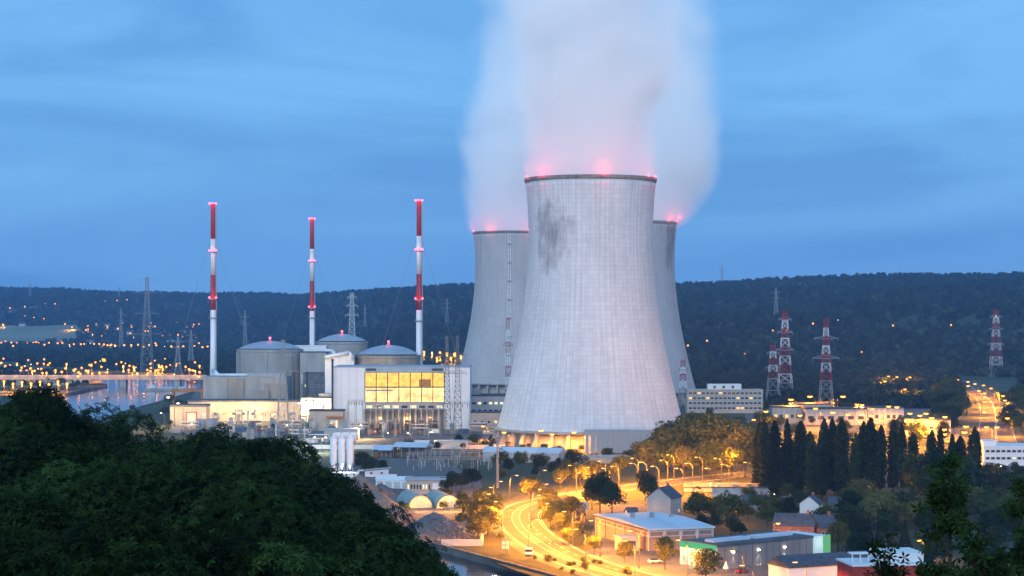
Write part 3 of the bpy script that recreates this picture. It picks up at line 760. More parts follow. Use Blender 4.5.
def lattice(mb, z0, z1, wf, step, r):
    z = z0
    while z < z1 - 0.01:
        zn = min(z1, z + step(z)); a, b = wf(z), wf(zn)
        ca = [(-a, -a, z), (a, -a, z), (a, a, z), (-a, a, z)]; cb_ = [(-b, -b, zn), (b, -b, zn), (b, b, zn), (-b, b, zn)]
        for i in range(4):
            j = (i + 1) % 4
            mb.bar(ca[i], cb_[i], r * 1.5); mb.bar(ca[i], cb_[j], r); mb.bar(ca[j], cb_[i], r); mb.bar(cb_[i], cb_[j], r)
        z = zn
def pylon(label, x, ytop, d, zb, wb, wt, arms, bands, m0, r=0.16, name='lattice_pylon', group=None, yaw=0.0, foot=0.0):
    H = zat(ytop, d) - zb
    t = thing(name, label, 'pylon', (xat(x, d), d, zb), yaw, group)
    wf = lambda z: wb / 2 + (wt / 2 - wb / 2) * min(1, z / (H * .93)) ** 0.8
    step = lambda z: max(1.8, wf(z) * 2.0)
    if bands:
        zs = [foot + (H - foot) * i / bands for i in range(bands + 1)]
        if foot > 0: mb = MB(); lattice(mb, 0, foot, wf, step, r * .6); mb.build('base_section', m0, t)
        for i in range(bands):
            mb = MB(); lattice(mb, zs[i], zs[i + 1], wf, step, r * .5)
            red = (bands - 1 - i) % 2 == 0
            mb.build('red_section' if red else 'white_section', REDP if red else WHITEP, t)
    else:
        mb = MB(); lattice(mb, 0, H, wf, step, r); mb.build('lattice_mast', m0, t)
    for (za, hw) in arms:
        mb = MB(); z = za * H; b = wf(z); mb.bar((-b, 0, z + 2.2), (b, 0, z + 2.2), r); mb.bar((-b, -b, z), (b, -b, z), r); mb.bar((-b, b, z), (b, b, z), r)
        for s in (-1, 1):
            mb.bar((s * b, -b, z), (s * hw, 0, z + .4), r); mb.bar((s * b, b, z), (s * hw, 0, z + .4), r); mb.bar((s * b, 0, z + 2.2), (s * hw, 0, z + .5), r)
            for q in (.35, .7): mb.bar((s * (b + (hw - b) * q), 0, z + .2), (s * (b + (hw - b) * (q - .15)), 0, z + 2.2 * (1 - q)), r * .8)
            mb.bar((s * hw, 0, z + .4), (s * hw, 0, z - 1.6), r * .9)
        mb.build('cross_arm', m0, t)
    return t

# ================================================================== STACKS
def stack(label, x, d, ytop, yb, bands, rings, guys):
    zt = zat(ytop, d); t = thing('red_white_stack', label, 'chimney', (xat(x, d), d, 0), 0, 'tall red and white striped ventilation stacks')
    zs = [0] + [zat(y, d) for y in bands] + [zt]
    rr = lambda z: 2.5 - 0.6 * z / zt
    for i in range(len(zs) - 1):
        red = (len(zs) - 2 - i) % 2 == 0
        MB().lathe([(rr(zs[i]), zs[i]), (rr(zs[i + 1]), zs[i + 1])], 20, cap_t=True, cap_b=True).build('red_band' if red else 'white_band', REDP if red else WHITEP, t)
    for y in rings:
        z = zat(y, d); g = MB().lathe([(rr(z), z - .6), (rr(z) + 1.1, z - .4), (rr(z) + 1.1, z + .3), (rr(z), z + .5)], 20, sm=False)
        for a in range(10): g.bar(((rr(z) + 1.0) * math.cos(a * PI / 5), (rr(z) + 1.0) * math.sin(a * PI / 5), z + .5), ((rr(z) + 1.0) * math.cos(a * PI / 5), (rr(z) + 1.0) * math.sin(a * PI / 5), z + 1.7), .1)
        g.build('platform', REDP if y < 250 else STEEL, t)
    for (y, n) in ((ytop + 1, 3), (rings[0], 2), (rings[1], 2)):
        z = zat(y, d)
        for k in range(n):
            a = R(-60 + 120 * k / max(1, n - 1)) if n > 1 else 0
            MB().lathe([(.1, 0), (.75, .2), (.8, 1.0), (.1, 1.6)], 8).build('beacon', E_RED, t, ((rr(z) + 1.0) * math.sin(a), -(rr(z) + 1.0) * math.cos(a), z + .5))
        lamp(t, (0, -(rr(z) + 6), z + 1.5), 1300, (1.0, .04, .06), .5)
    lad = MB()
    lad.box(rr(0) - .1, rr(0) + .5, -.35, .35, 2, zt - 2); lad.build('ladder', STEEL, t)
    zg = zat(guys, d)
    for k in range(3):
        a = R(35 + 120 * k); MB().bar((rr(zg) * math.cos(a), rr(zg) * math.sin(a), zg), (52 * math.cos(a), 52 * math.sin(a), 0), .11, n=4).build('guy_wire', STEEL, t)
    return t
stack('leftmost red and white striped stack with white duct at its foot', 213, 1644, 204, 378, [310, 275, 239], [252, 299, 318], 238)
stack('middle red and white striped stack behind the reactor domes', 312, 1907, 219, 352, [311, 281, 249], [262, 308, 318], 250)
stack('right hand red and white striped stack behind the glazed turbine hall', 419, 1600, 201, 360, [310, 274, 236], [251, 300, 321], 236)
# white exhaust duct from the left stack
t = thing('exhaust_duct', 'long white exhaust duct running from the left stack over the concrete block', 'pipe', (0, 0, 0))
d = 1560
MB().path([A(214, 371, 1600), A(218, 376, d), A(255, 376, d), A(270, 380, d), A(283, 383, d), A(283.5, 389, d)], 2.0, 12).build('duct', WHITE, t)
for x in (225, 240, 255, 268):
    p = A(x, 378, d); MB().box(p.x - .3, p.x + .3, p.y - .3, p.y + .3, 20, p.z).build('support', STEEL, t)

# ================================================================== REACTOR BUILDINGS
def reactor(label, x, half, ywall, ydome, d, wall, ribs=0):
    r = half * d / F; zw, zd = zat(ywall, d), zat(ydome, d)
    t = thing('reactor_building', label, 'reactor building', (xat(x, d), d, 0), 0, 'domed reactor buildings')
    MB().lathe([(r, 0), (r, zw - 2.2), (r + .5, zw - 2.0), (r + .5, zw), (r - 1, zw)], 64, sm=False).build('wall', wall, t)
    n = 10; rho = (r * r + (zd - zw) ** 2) / (2 * (zd - zw))
    MB().lathe([(rho * math.sin(a), zd - rho + rho * math.cos(a)) for a in [math.asin((r - 1.2) / rho) * (1 - i / n) + .001 for i in range(n + 1)]], 64).build('dome', DOME, t)
    for k in range(ribs):
        a = 2 * PI * k / ribs; MB().box(r - .3, r + .9, -1.0, 1.0, 0, zw - 2.4).build('buttress', wall, t, (0, 0, 0), a)
    m = MB().lathe([(1.2, 0), (1.2, 1.5), (.2, 2)], 10).build('cupola', STEEL, t, (0, 0, zd - .3))
    b = MB().lathe([(.1, 0), (.8, .3), (.8, 1.2), (.1, 1.7)], 8).build('beacon', E_RED, t, (0, 0, zd + 1.7)); lamp(t, (0, -3, zd + 3.5), 1200, (1, .04, .06), .4)
    return t
reactor('round concrete reactor building with shallow blue dome, left beside the concrete block', 270, 32.5, 349, 341, 1640, CONC, 8)
reactor('domed reactor building set farthest back, left of the turbine hall', 342, 25.5, 341.5, 334, 1790, CONC)
reactor('domed reactor building rising right behind the glazed turbine hall', 388.5, 32, 355, 345, 1490, CONC2)
# annexes
t, w_, h = bld('annex_block', 'beige concrete annex between the two left reactor buildings', 'building', 300, 326, 352, 1610, 30, CONC, ROOFD)
MB().box(-w_ / 2 + 1, w_ / 2 - 1, -2.0, -.01, h * .45, h * .62).build('gallery', CONCL, t)
t, w_, h = bld('annex_block', 'dark grey plant block with small lit openings below the beige annex', 'building', 303, 327, 373, 1550, 26, mat('dark_clad', (.13, .14, .16), .8), ROOFD)
windows(t, -w_ / 2, w_ / 2, 4, h * .66, 2.2, 2.0, GLASSD, E_WINW, .4); windows(t, -w_ / 2, w_ / 2, 3, h * .3, 2.2, 2.0, GLASSD, E_WINW, .3)
t, w_, h = bld('duct_house', 'white flat duct house running between the left reactor buildings', 'building', 292, 326, 345.5, 1680, 20, WHITE, WHITE, zb=44)
MB().path([(w_ / 2 - 2, -2.2, h * .4), (w_ / 2 + 6, -2.2, h * .4), (w_ / 2 + 9, -2.2, -6)], 1.6, 10).build('duct', WHITE, t)
t, w_, h = bld('white_block', 'tall plain white block left of the glazed turbine hall', 'building', 325, 354, 354.5, 1470, 30, WHITE, DOME)
MB().path([(-w_ / 2, -1.8, h - 2), (w_ / 2 - 3, -1.8, h + 1.6), (w_ / 2 - 1, -1.8, h - 4)], 1.3, 10).build('duct', WHITE, t)
for i in range(1, 4): MB().box(-w_ / 2 + w_ * i / 4 - .08, -w_ / 2 + w_ * i / 4 + .08, -.12, 0, 0, h - .6).build('panel_joint', STEEL, t)

# concrete block left with recessed panels
t, w_, h = bld('concrete_block', 'windowless concrete block of large wall panels under the left stack', 'building', 203, 286, 377, 1520, 40, CONC, CONC, rt=.8, ov=.15)
pw = w_ / 4
for i, (a, b, mtl, z0, z1) in enumerate(((0, .30, CONC, 0, 1), (.305, .50, CONC2, 0, 1), (.505, .74, CONC, 0, .93), (.745, .995, CONC2, 0, .86))):
    MB().box(-w_ / 2 + w_ * a + .2, -w_ / 2 + w_ * b - .2, -.7 - .35 * (i % 2), -.02, 1, (h - 1) * z1).build('wall_panel', mtl, t)
MB().box(w_ * .12, w_ * .3, -3.4, -1.1, 0, h * .66).build('stair_turret', CONC2, t)
MB().box(w_ * .02, w_ * .48, 3, 18, h, h + 3).build('roof_plant', STEEL, t)
# long low building lit from its yard
t, w_, h = bld('service_building', 'long low service building with flood-lit front below the concrete block', 'building', 188, 300, 400.5, 1450, 30, CONC, ROOFD, rt=1.0, ov=.6)
windows(t, -w_ * .3, w_ * .46, 9, h * .28, 3.2, 2.6, GLASSD, E_WIN, .35)
t, w_, h = bld('gatehouse', 'grey concrete gatehouse with dark roof and red framed door, left edge of plant', 'building', 170, 206, 405, 1400, 18, CONC, ROOFD, rt=1.3, ov=.5)
MB().box(-1.5, 6.3, -.35, -.01, 0, 9.5).build('door_frame', REDP, t); MB().box(-.7, 5.5, -.45, -.36, 0, 8.8).build('door', CONCL, t)
t, w_, h = bld('office_block', 'pinkish white low office block with dark parapet left of turbine hall', 'building', 301, 333, 397, 1430, 18, WHITE, DARK, rt=.7)
windows(t, -w_ / 2 + 1, 0, 2, h - 3.4, 1.6, 1.8, GLASSD)
MB().box(w_ * .05, w_ * .5 - .6, 2, 12, h, h + 2.2).build('roof_plant', STEEL, t)
t, w_, h = bld('loading_shed', 'orange lit loading shed with canopy before the white block', 'building', 309, 343, 410, 1335, 14, CREAM, DARK, rt=.8, ov=.5)
MB().box(w_ * .02, w_ * .5, -4.5, -.02, h * .66, h * .72).build('canopy', mat('orange_paint', (.5, .2, .06), .7), t)
MB().box(w_ * .12, w_ * .34, -.14, -.02, .2, h * .5).build('door', E_WINW, t)
# slim vent pipe
t = thing('vent_pipe', 'slim black vent pipe standing left of the turbine hall', 'chimney', (xat(332.5, 1345), 1345, 0)); cyl(.7, 0, zat(361, 1345), 12).build('pipe', DARK, t); MB().lathe([(1.0, 0), (1.0, 1.2)], 12, cap_t=True).build('cowl', DARK, t, (0, 0, zat(361, 1345)))
for k, (x, yt) in enumerate(((294, 372), (307, 373))):
    t = thing('vent_pipe', ('left' if k == 0 else 'right') + ' of two short black vent pipes before the left reactor annex', 'chimney', (xat(x, 1500), 1500, 0), 0, 'short black vent pipes'); cyl(.9, 0, zat(yt, 1500), 12).build('pipe', DARK, t); MB().lathe([(1.15, 0), (1.15, 1.0)], 12, cap_t=True).build('cowl', DARK, t, (0, 0, zat(yt, 1500)))

# ------------------------------------------------------------------ turbine hall
d = 1350; w_ = (470 - 333.5) * d / F; h = zat(366.5, d)
T = thing('turbine_hall', 'big turbine hall with glowing yellow glass front between white end walls', 'building', (xat(401.7, d), d, 0))
X = lambda px: xat(px, d) - xat(401.7, d)
MB().box(X(333.5), X(364.8), 0, 45, 0, h - .6).build('left_wall', WHITE, T)
MB().box(X(444.2), X(470), 0, 45, 0, h - .6).build('right_wall', WHITE, T)
MB().box(X(364.8), X(444.2), 6, 45, 0, h - .6).build('core_wall', CREAM, T)
MB().box(X(333), X(470.4), -.4, 45.4, h - .597, h).build('roof', DOME, T)
zt, zm, zb_ = zat(372.5, d), zat(387.3, d), zat(402.3, d)
MB().box(X(364.8), X(444.2), -.3, 5.9, zt, h - .6).build('parapet', DOME, T)
for a, b in ((366, 376), (432, 443)): MB().box(X(a), X(b), -.5, -.31, zt + 1.2, h - 1.3).build('louvre', DARK, T)
E_TH = emit('hall_glow_upper', (1.0, 0.58, 0.11), 1.55, 0.3, 0.22); E_TL = emit('hall_glow_lower', (1.0, 0.70, 0.26), 1.7, 0.45, 0.2)
E_TH.cycles.emission_sampling = 'AUTO'; E_TL.cycles.emission_sampling = 'AUTO'
nb = 7; bx = [X(364.8) + (X(444.2) - X(364.8)) * i / nb for i in range(nb + 1)]
for i in range(nb):
    for (z0, z1, mm) in ((zm + .5, zt - .3, E_TH), (zb_ + .3, zm - .3, E_TL)):
        p_ = MB().box(bx[i] + .35, bx[i + 1] - .35, .5, .6, z0, z1).build('glass_pane', mm, T)
        mu = MB(); k = 4
        for q in range(1, k): mu.box(bx[i] + .35 + (bx[i + 1] - bx[i] - .7) * q / k - .03, bx[i] + .35 + (bx[i + 1] - bx[i] - .7) * q / k + .03, .38, .499, z0, z1)
        for q in range(1, 5): mu.box(bx[i] + .35, bx[i + 1] - .35, .36, .379, z0 + (z1 - z0) * q / 5 - .03, z0 + (z1 - z0) * q / 5 + .03)
        mu.build('muntin', DARK, p_)
for i in range(nb + 1): MB().box(bx[i] - .2, bx[i] + .2, -.1, 1.2, zb_, zt).build('mullion', DARK, T)
MB().box(X(364.8), X(444.2), -.05, 1.1, zm - .3, zm + .5).build('transom', DARK, T)
MB().box(X(364.8), X(444.2), -.2, 1.3, zb_ - .8, zb_ + .3).build('sill_beam', STEEL, T)
MB().box(X(419), X(431), .1, .35, zm + .6, zm + 5.5).build('crane_bridge', mat('crane_orange', (.5, .22, .05), .7), T)
MB().box(X(366), X(393), .12, .34, zm - 2.6, zm - 1.6).build('walkway', STEEL, T)
MB().box(X(364.8), X(444.2), .3, 6, zat(409.5, d), zb_ - .8).build('gallery_wall', CREAM, T)
for i in range(9): link('gallery_window', win_mesh(4.6, 2.4, E_WINW if rnd.random() < .6 else GLASSD), T, (X(364.8) + (X(444.2) - X(364.8)) * (i + .5) / 9, .28, zat(408.6, d)))
for i in range(nb * 2 + 1):
    x = X(364.8) + (X(444.2) - X(364.8)) * i / (nb * 2); MB().box(x - .5, x + .5, -1.5, 6, 0, zat(409.7, d)).build('bay_wall', CONC2, T)
for i in range(1, 4): MB().box(X(333.5) + 21 * i / 4 - .07, X(333.5) + 21 * i / 4 + .07, -.12, -.01, 0, h - .7).build('panel_joint', STEEL, T)
for i in range(1, 3): MB().box(X(444.2) + 17.4 * i / 3 - .07, X(444.2) + 17.4 * i / 3 + .07, -.12, -.01, 0, h - .7).build('panel_joint', STEEL, T)
tr0 = None
for i in range(6):
    x = xat(371 + 12.5 * i, 1342); t = thing('transformer', 'brown finned transformer, %s from the left in the bays under the glass front' % ordn(i + 1), 'transformer', (x, 1342, 0), 0, 'transformers under the turbine hall')
    MB().box(-2.6, 2.6, -2, 2, .4, 4.4).build('tank', BROWN, t)
    fn = MB()
    for q in range(9): fn.box(-2.6 + .6 * q, -2.4 + .6 * q, -2.9, -2.02, .8, 4.0)
    fn.build('cooling_fins', BROWN, t)
    MB().bar((-2.2, 0, 6), (2.2, 0, 6), .6, n=10).build('conservator', BROWN, t)
    for q in (-1.6, 0, 1.6): MB().lathe([(.3, 4.4), (.45, 5), (.25, 5.6), (.4, 6.2), (.1, 7.4)], 8, c=(q, 0)).build('bushing', CONCL, t)
for (x, pw_, c) in ((407, 9000, (1, .45, .08)), (380, 3500, (1, .55, .2)), (430, 3500, (1, .55, .2))):
    t = thing('bay_lamp', 'orange lamp in a transformer bay, %s' % ('brightest, in the middle' if x == 407 else 'left side' if x == 380 else 'right side'), 'lamp', (xat(x, 1346), 1346, 0))
    MB().bar((0, 0, 0), (0, 0, 8), .12).build('pole', STEEL, t); MB().box(-.8, .8, -.4, .4, 8, 8.5).build('lens', E_SOD, t); lamp(t, (0, -.6, 7.6), pw_, c)
# right hand low buildings and the lit base of the ladder tower
t, w_, h = bld('workshop', 'low workshop with lit window band right of the turbine hall', 'building', 470.5, 505, 395, 1420, 30, CONCL, DARK, rt=.8, ov=.4)
windows(t, -w_ / 2 + .5, w_ / 2 - .5, 6, h * .66, 2.8, 2.2, GLASSD, E_WINW, .6); windows(t, -w_ / 2 + .5, w_ / 2 - .5, 6, h * .42, 2.8, 1.8, GLASSD, E_WINW, .15)
MB().box(-w_ / 2 + 1, -w_ / 2 + 7, 4, 12, h, h + 4).build('roof_plant', STEEL, t)
t, w_, h = bld('workshop', 'brick fronted low store left of the near tower foot', 'building', 471, 500, 412, 1330, 16, CREAM, DARK, rt=.6, ov=.3)
windows(t, -w_ / 2 + .5, w_ / 2 - .5, 4, h * .4, 2.2, 2.2, E_WIN, GLASSD, .5)
t, w_, h = bld('louvre_screen', 'long grey corrugated screen wall before the near tower base', 'wall', 585, 662, 430.5, 1124, 8, mat('grey_corrugated', (.33, .34, .36), .7, .08, .5, stretch=(6, 6, .02)), STEEL, rt=.4, ov=.2)
for i in range(14): MB().box(-w_ / 2 + w_ * i / 14, -w_ / 2 + w_ * i / 14 + .35, -.4, -.01, 0, h - .5).build('panel_rib', STEEL, t)

# ================================================================== ROADS AND YARDS
def cat_rom(pts, n=8):
    out = []; P = [Vector(p) for p in pts]; P = [P[0] * 2 - P[1]] + P + [P[-1] * 2 - P[-2]]
    for i in range(1, len(P) - 2):
        for k in range(n):
            t = k / n; a, b, c, e = P[i - 1], P[i], P[i + 1], P[i + 2]
            out.append(0.5 * ((2 * b) + (c - a) * t + (2 * a - 5 * b + 4 * c - e) * t * t + (3 * b - a - 3 * c + e) * t ** 3))
    out.append(P[-2]); return out
def offset(pts, o):
    res = []
    for i, p in enumerate(pts):
        a = pts[max(0, i - 1)]; b = pts[min(len(pts) - 1, i + 1)]; t = (b - a); t.z = 0; t.normalize()
        res.append(p + Vector((-t.y, t.x, 0)) * o)
    return res
def ribbon(pts, o0, o1, z):
    mb = MB(); a, b = offset(pts, o0), offset(pts, o1); vs = []
    for p, q in zip(a, b): vs += [(p.x, p.y, z), (q.x, q.y, z)]
    return mb.add(vs, [(2 * i, 2 * i + 1, 2 * i + 3, 2 * i + 2) for i in range(len(a) - 1)])
def kerb(pts, o, z=.14, wd=.35):
    mb = MB(); a, b = offset(pts, o), offset(pts, o + wd); vs = []
    for p, q in zip(a, b): vs += [(p.x, p.y, 0), (p.x, p.y, z), (q.x, q.y, z), (q.x, q.y, 0)]
    fs = []
    for i in range(len(a) - 1):
        for k in range(3): fs.append((4 * i + k, 4 * i + k + 1, 4 * i + k + 5, 4 * i + k + 4))
    return mb.add(vs, fs)
road_px = [(690, 590), (640, 579), (598, 568), (566, 556), (541, 542), (524, 528), (519, 516), (526, 507.5), (545, 501.5), (572, 496.5), (612, 490), (660, 484), (710, 478), (760, 473)]
RC = cat_rom([G(x, y) for x, y in road_px], 8)
vg = struct('verge', ribbon(RC, -26, 26, .012), VERGE)
pv = struct('pavement', ribbon(RC, 8.6, 12.5, .10), mat('pavement', (.085, .08, .075), .9, .12, .4))
ro_ = struct('road', ribbon(RC, -8.2, 8.2, .03), ASPH)
struct('kerb', kerb(RC, 8.2), KERB, ro_); struct('kerb', kerb(RC, -8.55), KERB, ro_)
for o in (-7.6, 7.3): struct('edge_line', ribbon(RC, o, o + .28, .06), PAINT, ro_)
for o in (2.6, -0.3): struct('median_line', ribbon(RC[8:70], o, o + .28, .062), PAINT, ro_)
dash = MB(); a = offset(RC, -3.9); b = offset(RC, -3.65)
for i in range(0, len(a) - 1, 2): dash.add([(a[i].x, a[i].y, .061), (b[i].x, b[i].y, .061), (b[i + 1].x, b[i + 1].y, .061), (a[i + 1].x, a[i + 1].y, .061)], [(0, 1, 2, 3)])
struct('lane_dashes', dash, PAINT, ro_)
ht = MB(); a = offset(RC, -.2); b = offset(RC, 2.5)
for i in range(10, 66): 
    p, q = a[i], b[i + 1]; t_ = (a[i + 1] - a[i]).normalized() * .5
    ht.add([(p.x, p.y, .063), (q.x, q.y, .063), (q.x + t_.x, q.y + t_.y, .063), (p.x + t_.x, p.y + t_.y, .063)], [(0, 1, 2, 3)])
struct('hatching', ht, PAINT, ro_)
arm = MB()
for i in (26, 31, 36, 41):                          # turn arrows on the inner lane
    p = offset(RC, -2.1)[i]; t_ = (RC[i + 1] - RC[i]).normalized(); n_ = Vector((-t_.y, t_.x, 0))
    for poly in ([p - t_ * 2.4 - n_ * .15, p - t_ * 2.4 + n_ * .15, p + t_ * .6 + n_ * .15, p + t_ * .6 - n_ * .15], [p + t_ * .6 - n_ * .75, p + t_ * .6 + n_ * .75, p + t_ * 2.4]):
        arm.add([(v.x, v.y, .064) for v in poly], [tuple(range(len(poly)))])
struct('turn_arrow', arm, PAINT, ro_)
SIDE = cat_rom([G(513, 507), G(522, 498), G(540, 488), G(556, 480), G(568, 472), G(540, 462), G(500, 452), G(430, 442)], 6)
sr = struct('side_road', ribbon(SIDE, -4, 4, .026), ASPH)
RR = cat_rom([G(1012, 470), G(1000, 450), G(996, 432), G(996, 415), G(990, 400), G(975, 390), G(962, 380), G(930, 371)], 8)
rr_ = struct('hill_road', ribbon(RR, -12, 12, .03), ASPH)
for o in (-11.4, -.4, .4, 11.2): struct('edge_line', ribbon(RR, o, o + .4, .06), PAINT, rr_)
struct('plant_yard', MB().add([(*G(168, 432).xy, .016), (*G(300, 452).xy, .016), (*G(500, 447).xy, .016), (*G(510, 400).xy, .016), (*G(300, 378).xy, .016), (*G(200, 385).xy, .016)], [(0, 1, 2, 3, 4, 5)]), YARD)
struct('works_yard', MB().add([(*G(352, 520).xy, .014), (*G(440, 543).xy, .014), (*G(495, 520).xy, .014), (*G(480, 480).xy, .014), (*G(440, 458).xy, .014), (*G(330, 458).xy, .014)], [(0, 1, 2, 3, 4, 5)]), GRAVG)
struct('shop_yard', MB().add([(*G(580, 575).xy, .02), (*G(860, 600).xy, .02), (*G(860, 558).xy, .02), (*G(720, 540).xy, .02), (*G(640, 503).xy, .02), (*G(600, 505).xy, .02)], [(0, 1, 2, 3, 4, 5)]), YARD)
struct('industrial_yard', MB().add([(*G(745, 428).xy, .02), (*G(960, 440).xy, .02), (*G(960, 408).xy, .02), (*G(745, 406).xy, .02)], [(0, 1, 2, 3)]), YARD)

# ================================================================== STREET LAMPS
def big_(l_):  # lens swollen past its real size to stand in for lamp glow
    b = MB(); b.v = [((v[0] - 3.05) * 1.9 + 3.05, v[1] * 3.4, (v[2] - 11.85) * 5 + 11.85) for v in l_.v]; b.f, b.mi, b.sm = l_.f, l_.mi, l_.sm
    return b.mesh('lens', emit('sodium_glow_lens', (1.0, 0.36, 0.045), 6))
def lamp_meshes():
    p = MB(); p.path([(0, 0, 0), (0, 0, 9.2), (.35, 0, 10.8), (1.3, 0, 11.75), (2.6, 0, 12.0)], [.16, .11, .09, .08, .07], 6); p.box(-.22, .22, -.22, .22, 0, .9)
    h_ = MB(); h_.add([(2.3, -.14, 11.92), (3.7, -.22, 11.86), (3.7, .22, 11.86), (2.3, .14, 11.92), (2.3, -.1, 12.12), (3.55, -.16, 12.18), (3.55, .16, 12.18), (2.3, .1, 12.12)], [(3, 2, 1, 0), (4, 5, 6, 7), (0, 1, 5, 4), (1, 2, 6, 5), (2, 3, 7, 6), (3, 0, 4, 7)])
    l_ = MB(); l_.lathe([(.02, -.16), (.3, -.1), (.34, .02)], 10)
    for i, v in enumerate(l_.v): l_.v[i] = (v[0] * 2.1 + 3.05, v[1] * .95, v[2] + 11.85)
    POLE = mat('lamp_pole_paint', (.10, .10, .10), .7, .1, .5); return p.mesh('pole', POLE), h_.mesh('head', POLE), l_.mesh('lens', E_SOD), l_.mesh('lens', E_COOL), l_.mesh('lens', E_WARM), big_(l_)
LP, LH, LS, LC, LW, LB = lamp_meshes()
def street_lamp(x, y, label, group, hh=12.0, power=9000, col=SODC, lens=None, yaw=None, zb=0.0, d=None, omni=False):
    p = G(x, y, hh) if d is None else A(x, y, d)
    yw = rnd.choice((0.0, PI)) + rnd.uniform(-.5, .5) if yaw is None else yaw; s_ = hh / 12.0
    b = (p.x - math.cos(yw) * 3.05 * s_, p.y - math.sin(yw) * 3.05 * s_, zb)
    o = thing('street_lamp', label, 'street lamp', b, yw, group, s_)
    link('pole', LP, o); h_ = link('head', LH, o); link('lens', lens or LS, h_)
    if power: (lamp if omni else spot)(o, (3.05, 0, 10.6), power, col, .3)
    return o
main_l = [(517, 475), (501, 481), (491, 487), (489, 493.5), (496, 501), (511, 509), (537.6, 519), (545, 470), (569.6, 465), (579, 472.5), (559, 478), (546.5, 483.7), (540, 489), (539, 495), (547, 503), (564, 511), (576, 528.6), (591, 520), (599, 461), (603, 468), (632, 458), (630.5, 463), (630, 530), (625, 540), (678, 539.5), (661, 460), (667.6, 454.5), (696, 457), (704, 451.5), (731, 453), (738, 449), (640, 462), (715, 458), (652, 466), (686, 463), (722, 464), (745, 462), (612, 466), (588, 467), (676, 468), (706, 468)]  # entries at the end are extra lamps added to light the trees orange
for i, (x, y) in enumerate(sorted(main_l, key=lambda q: q[0])):
    street_lamp(x, y, 'orange sodium street lamp along the curving main road, %s from the left' % ordn(i + 1), 'street lamps of the main road', power=(50000 if x > 605 else 105000) if y < 470 else 92000, yaw=(PI if x > 545 else 0) + rnd.uniform(-.3, .3), omni=y < 470 and x > 605)
for i, (x, y) in enumerate([(732.5, 550), (742, 564.7), (795, 561.6)]):
    street_lamp(x, y, 'orange street lamp before the grey retail store, %s from the left' % ordn(i + 1), 'street lamps by the retail store', power=20000, yaw=PI)
right_l = [(791, 399), (810, 396), (843, 396), (766, 411), (754, 419), (791, 403), (815.6, 408), (862, 404.5), (857, 404), (888.6, 406), (897, 406.7), (910, 413), (920, 415), (926, 413), (931.7, 417.5), (945, 416.4), (923, 423), (944, 429), (944, 433.6), (966, 426), (964.4, 431.7), (800, 415), (833, 412), (848, 414), (872, 415), (882, 420), (826, 420), (860, 421)]
for i, (x, y) in enumerate(sorted(right_l)):
    street_lamp(x, y, 'orange lamp over the flood-lit industrial estate, %s from the left' % ordn(i + 1), 'lamps of the industrial estate', power=125000, hh=14 if y > 400 else 17, lens=LB)
hill_l = [(958, 379.4), (968, 381.4), (975, 383.6), (968, 385.6), (979, 390.6), (983.6, 385), (991, 388), (984.4, 393), (985, 396.7), (997.5, 392.8), (1003, 395.6), (1005, 400), (985, 401.7), (1007.5, 403), (984.4, 411.4), (1008, 411.4), (1007.5, 417.8), (997, 426.7), (986.7, 426.7)]
for i, (x, y) in enumerate(sorted(hill_l)):
    street_lamp(x, y, 'orange lamp lining the road that climbs at the right edge, %s from the left' % ordn(i + 1), 'lamps of the climbing road', power=120000, lens=LB)
for i, (x, y) in enumerate([(888.6, 376), (897, 376.7), (910, 377), (885, 381), (905, 389)]):
    street_lamp(x, y, 'orange lamp in the small clearing among the trees, %s from the left' % ordn(i + 1), 'lamps in the woodland clearing', power=160000, omni=True, lens=LB)
# garden and yard lamps
for (x, y, hh, pw, lab) in ((778, 523, 6.5, 2600, 'orange lamp on the gable of the brick house'), (735.6, 511, 5, 1500, 'warm garden lamp among trees behind the stone house'), (774, 494, 5, 500, 'small yellow lamp on the pale shed wall'), (869, 486, 7, 5200, 'orange lamp before the dark poplars, left'), (917, 496.5, 6, 800, 'small white lamp between the dark trees right of centre'), (940, 489, 5, 2500, 'small orange lamp under the conifers near the white school'), (919, 540, 6, 2600, 'orange lamp glowing against a reddish tree above the red building'), (985, 549, 5, 350, 'small orange lamp behind the young tree at the right'), (1001, 466, 6, 500, 'tiny orange lamp below the white school'), (829, 437, 7, 2500, 'red tinted lamp glimpsed between the poplars'), (866, 574, 6, 1500, 'orange lamp at the foot of the red building')):
    street_lamp(x, y, lab, None, hh=hh, power=pw * 4.5, omni=True, lens=LW if pw < 600 else LB)
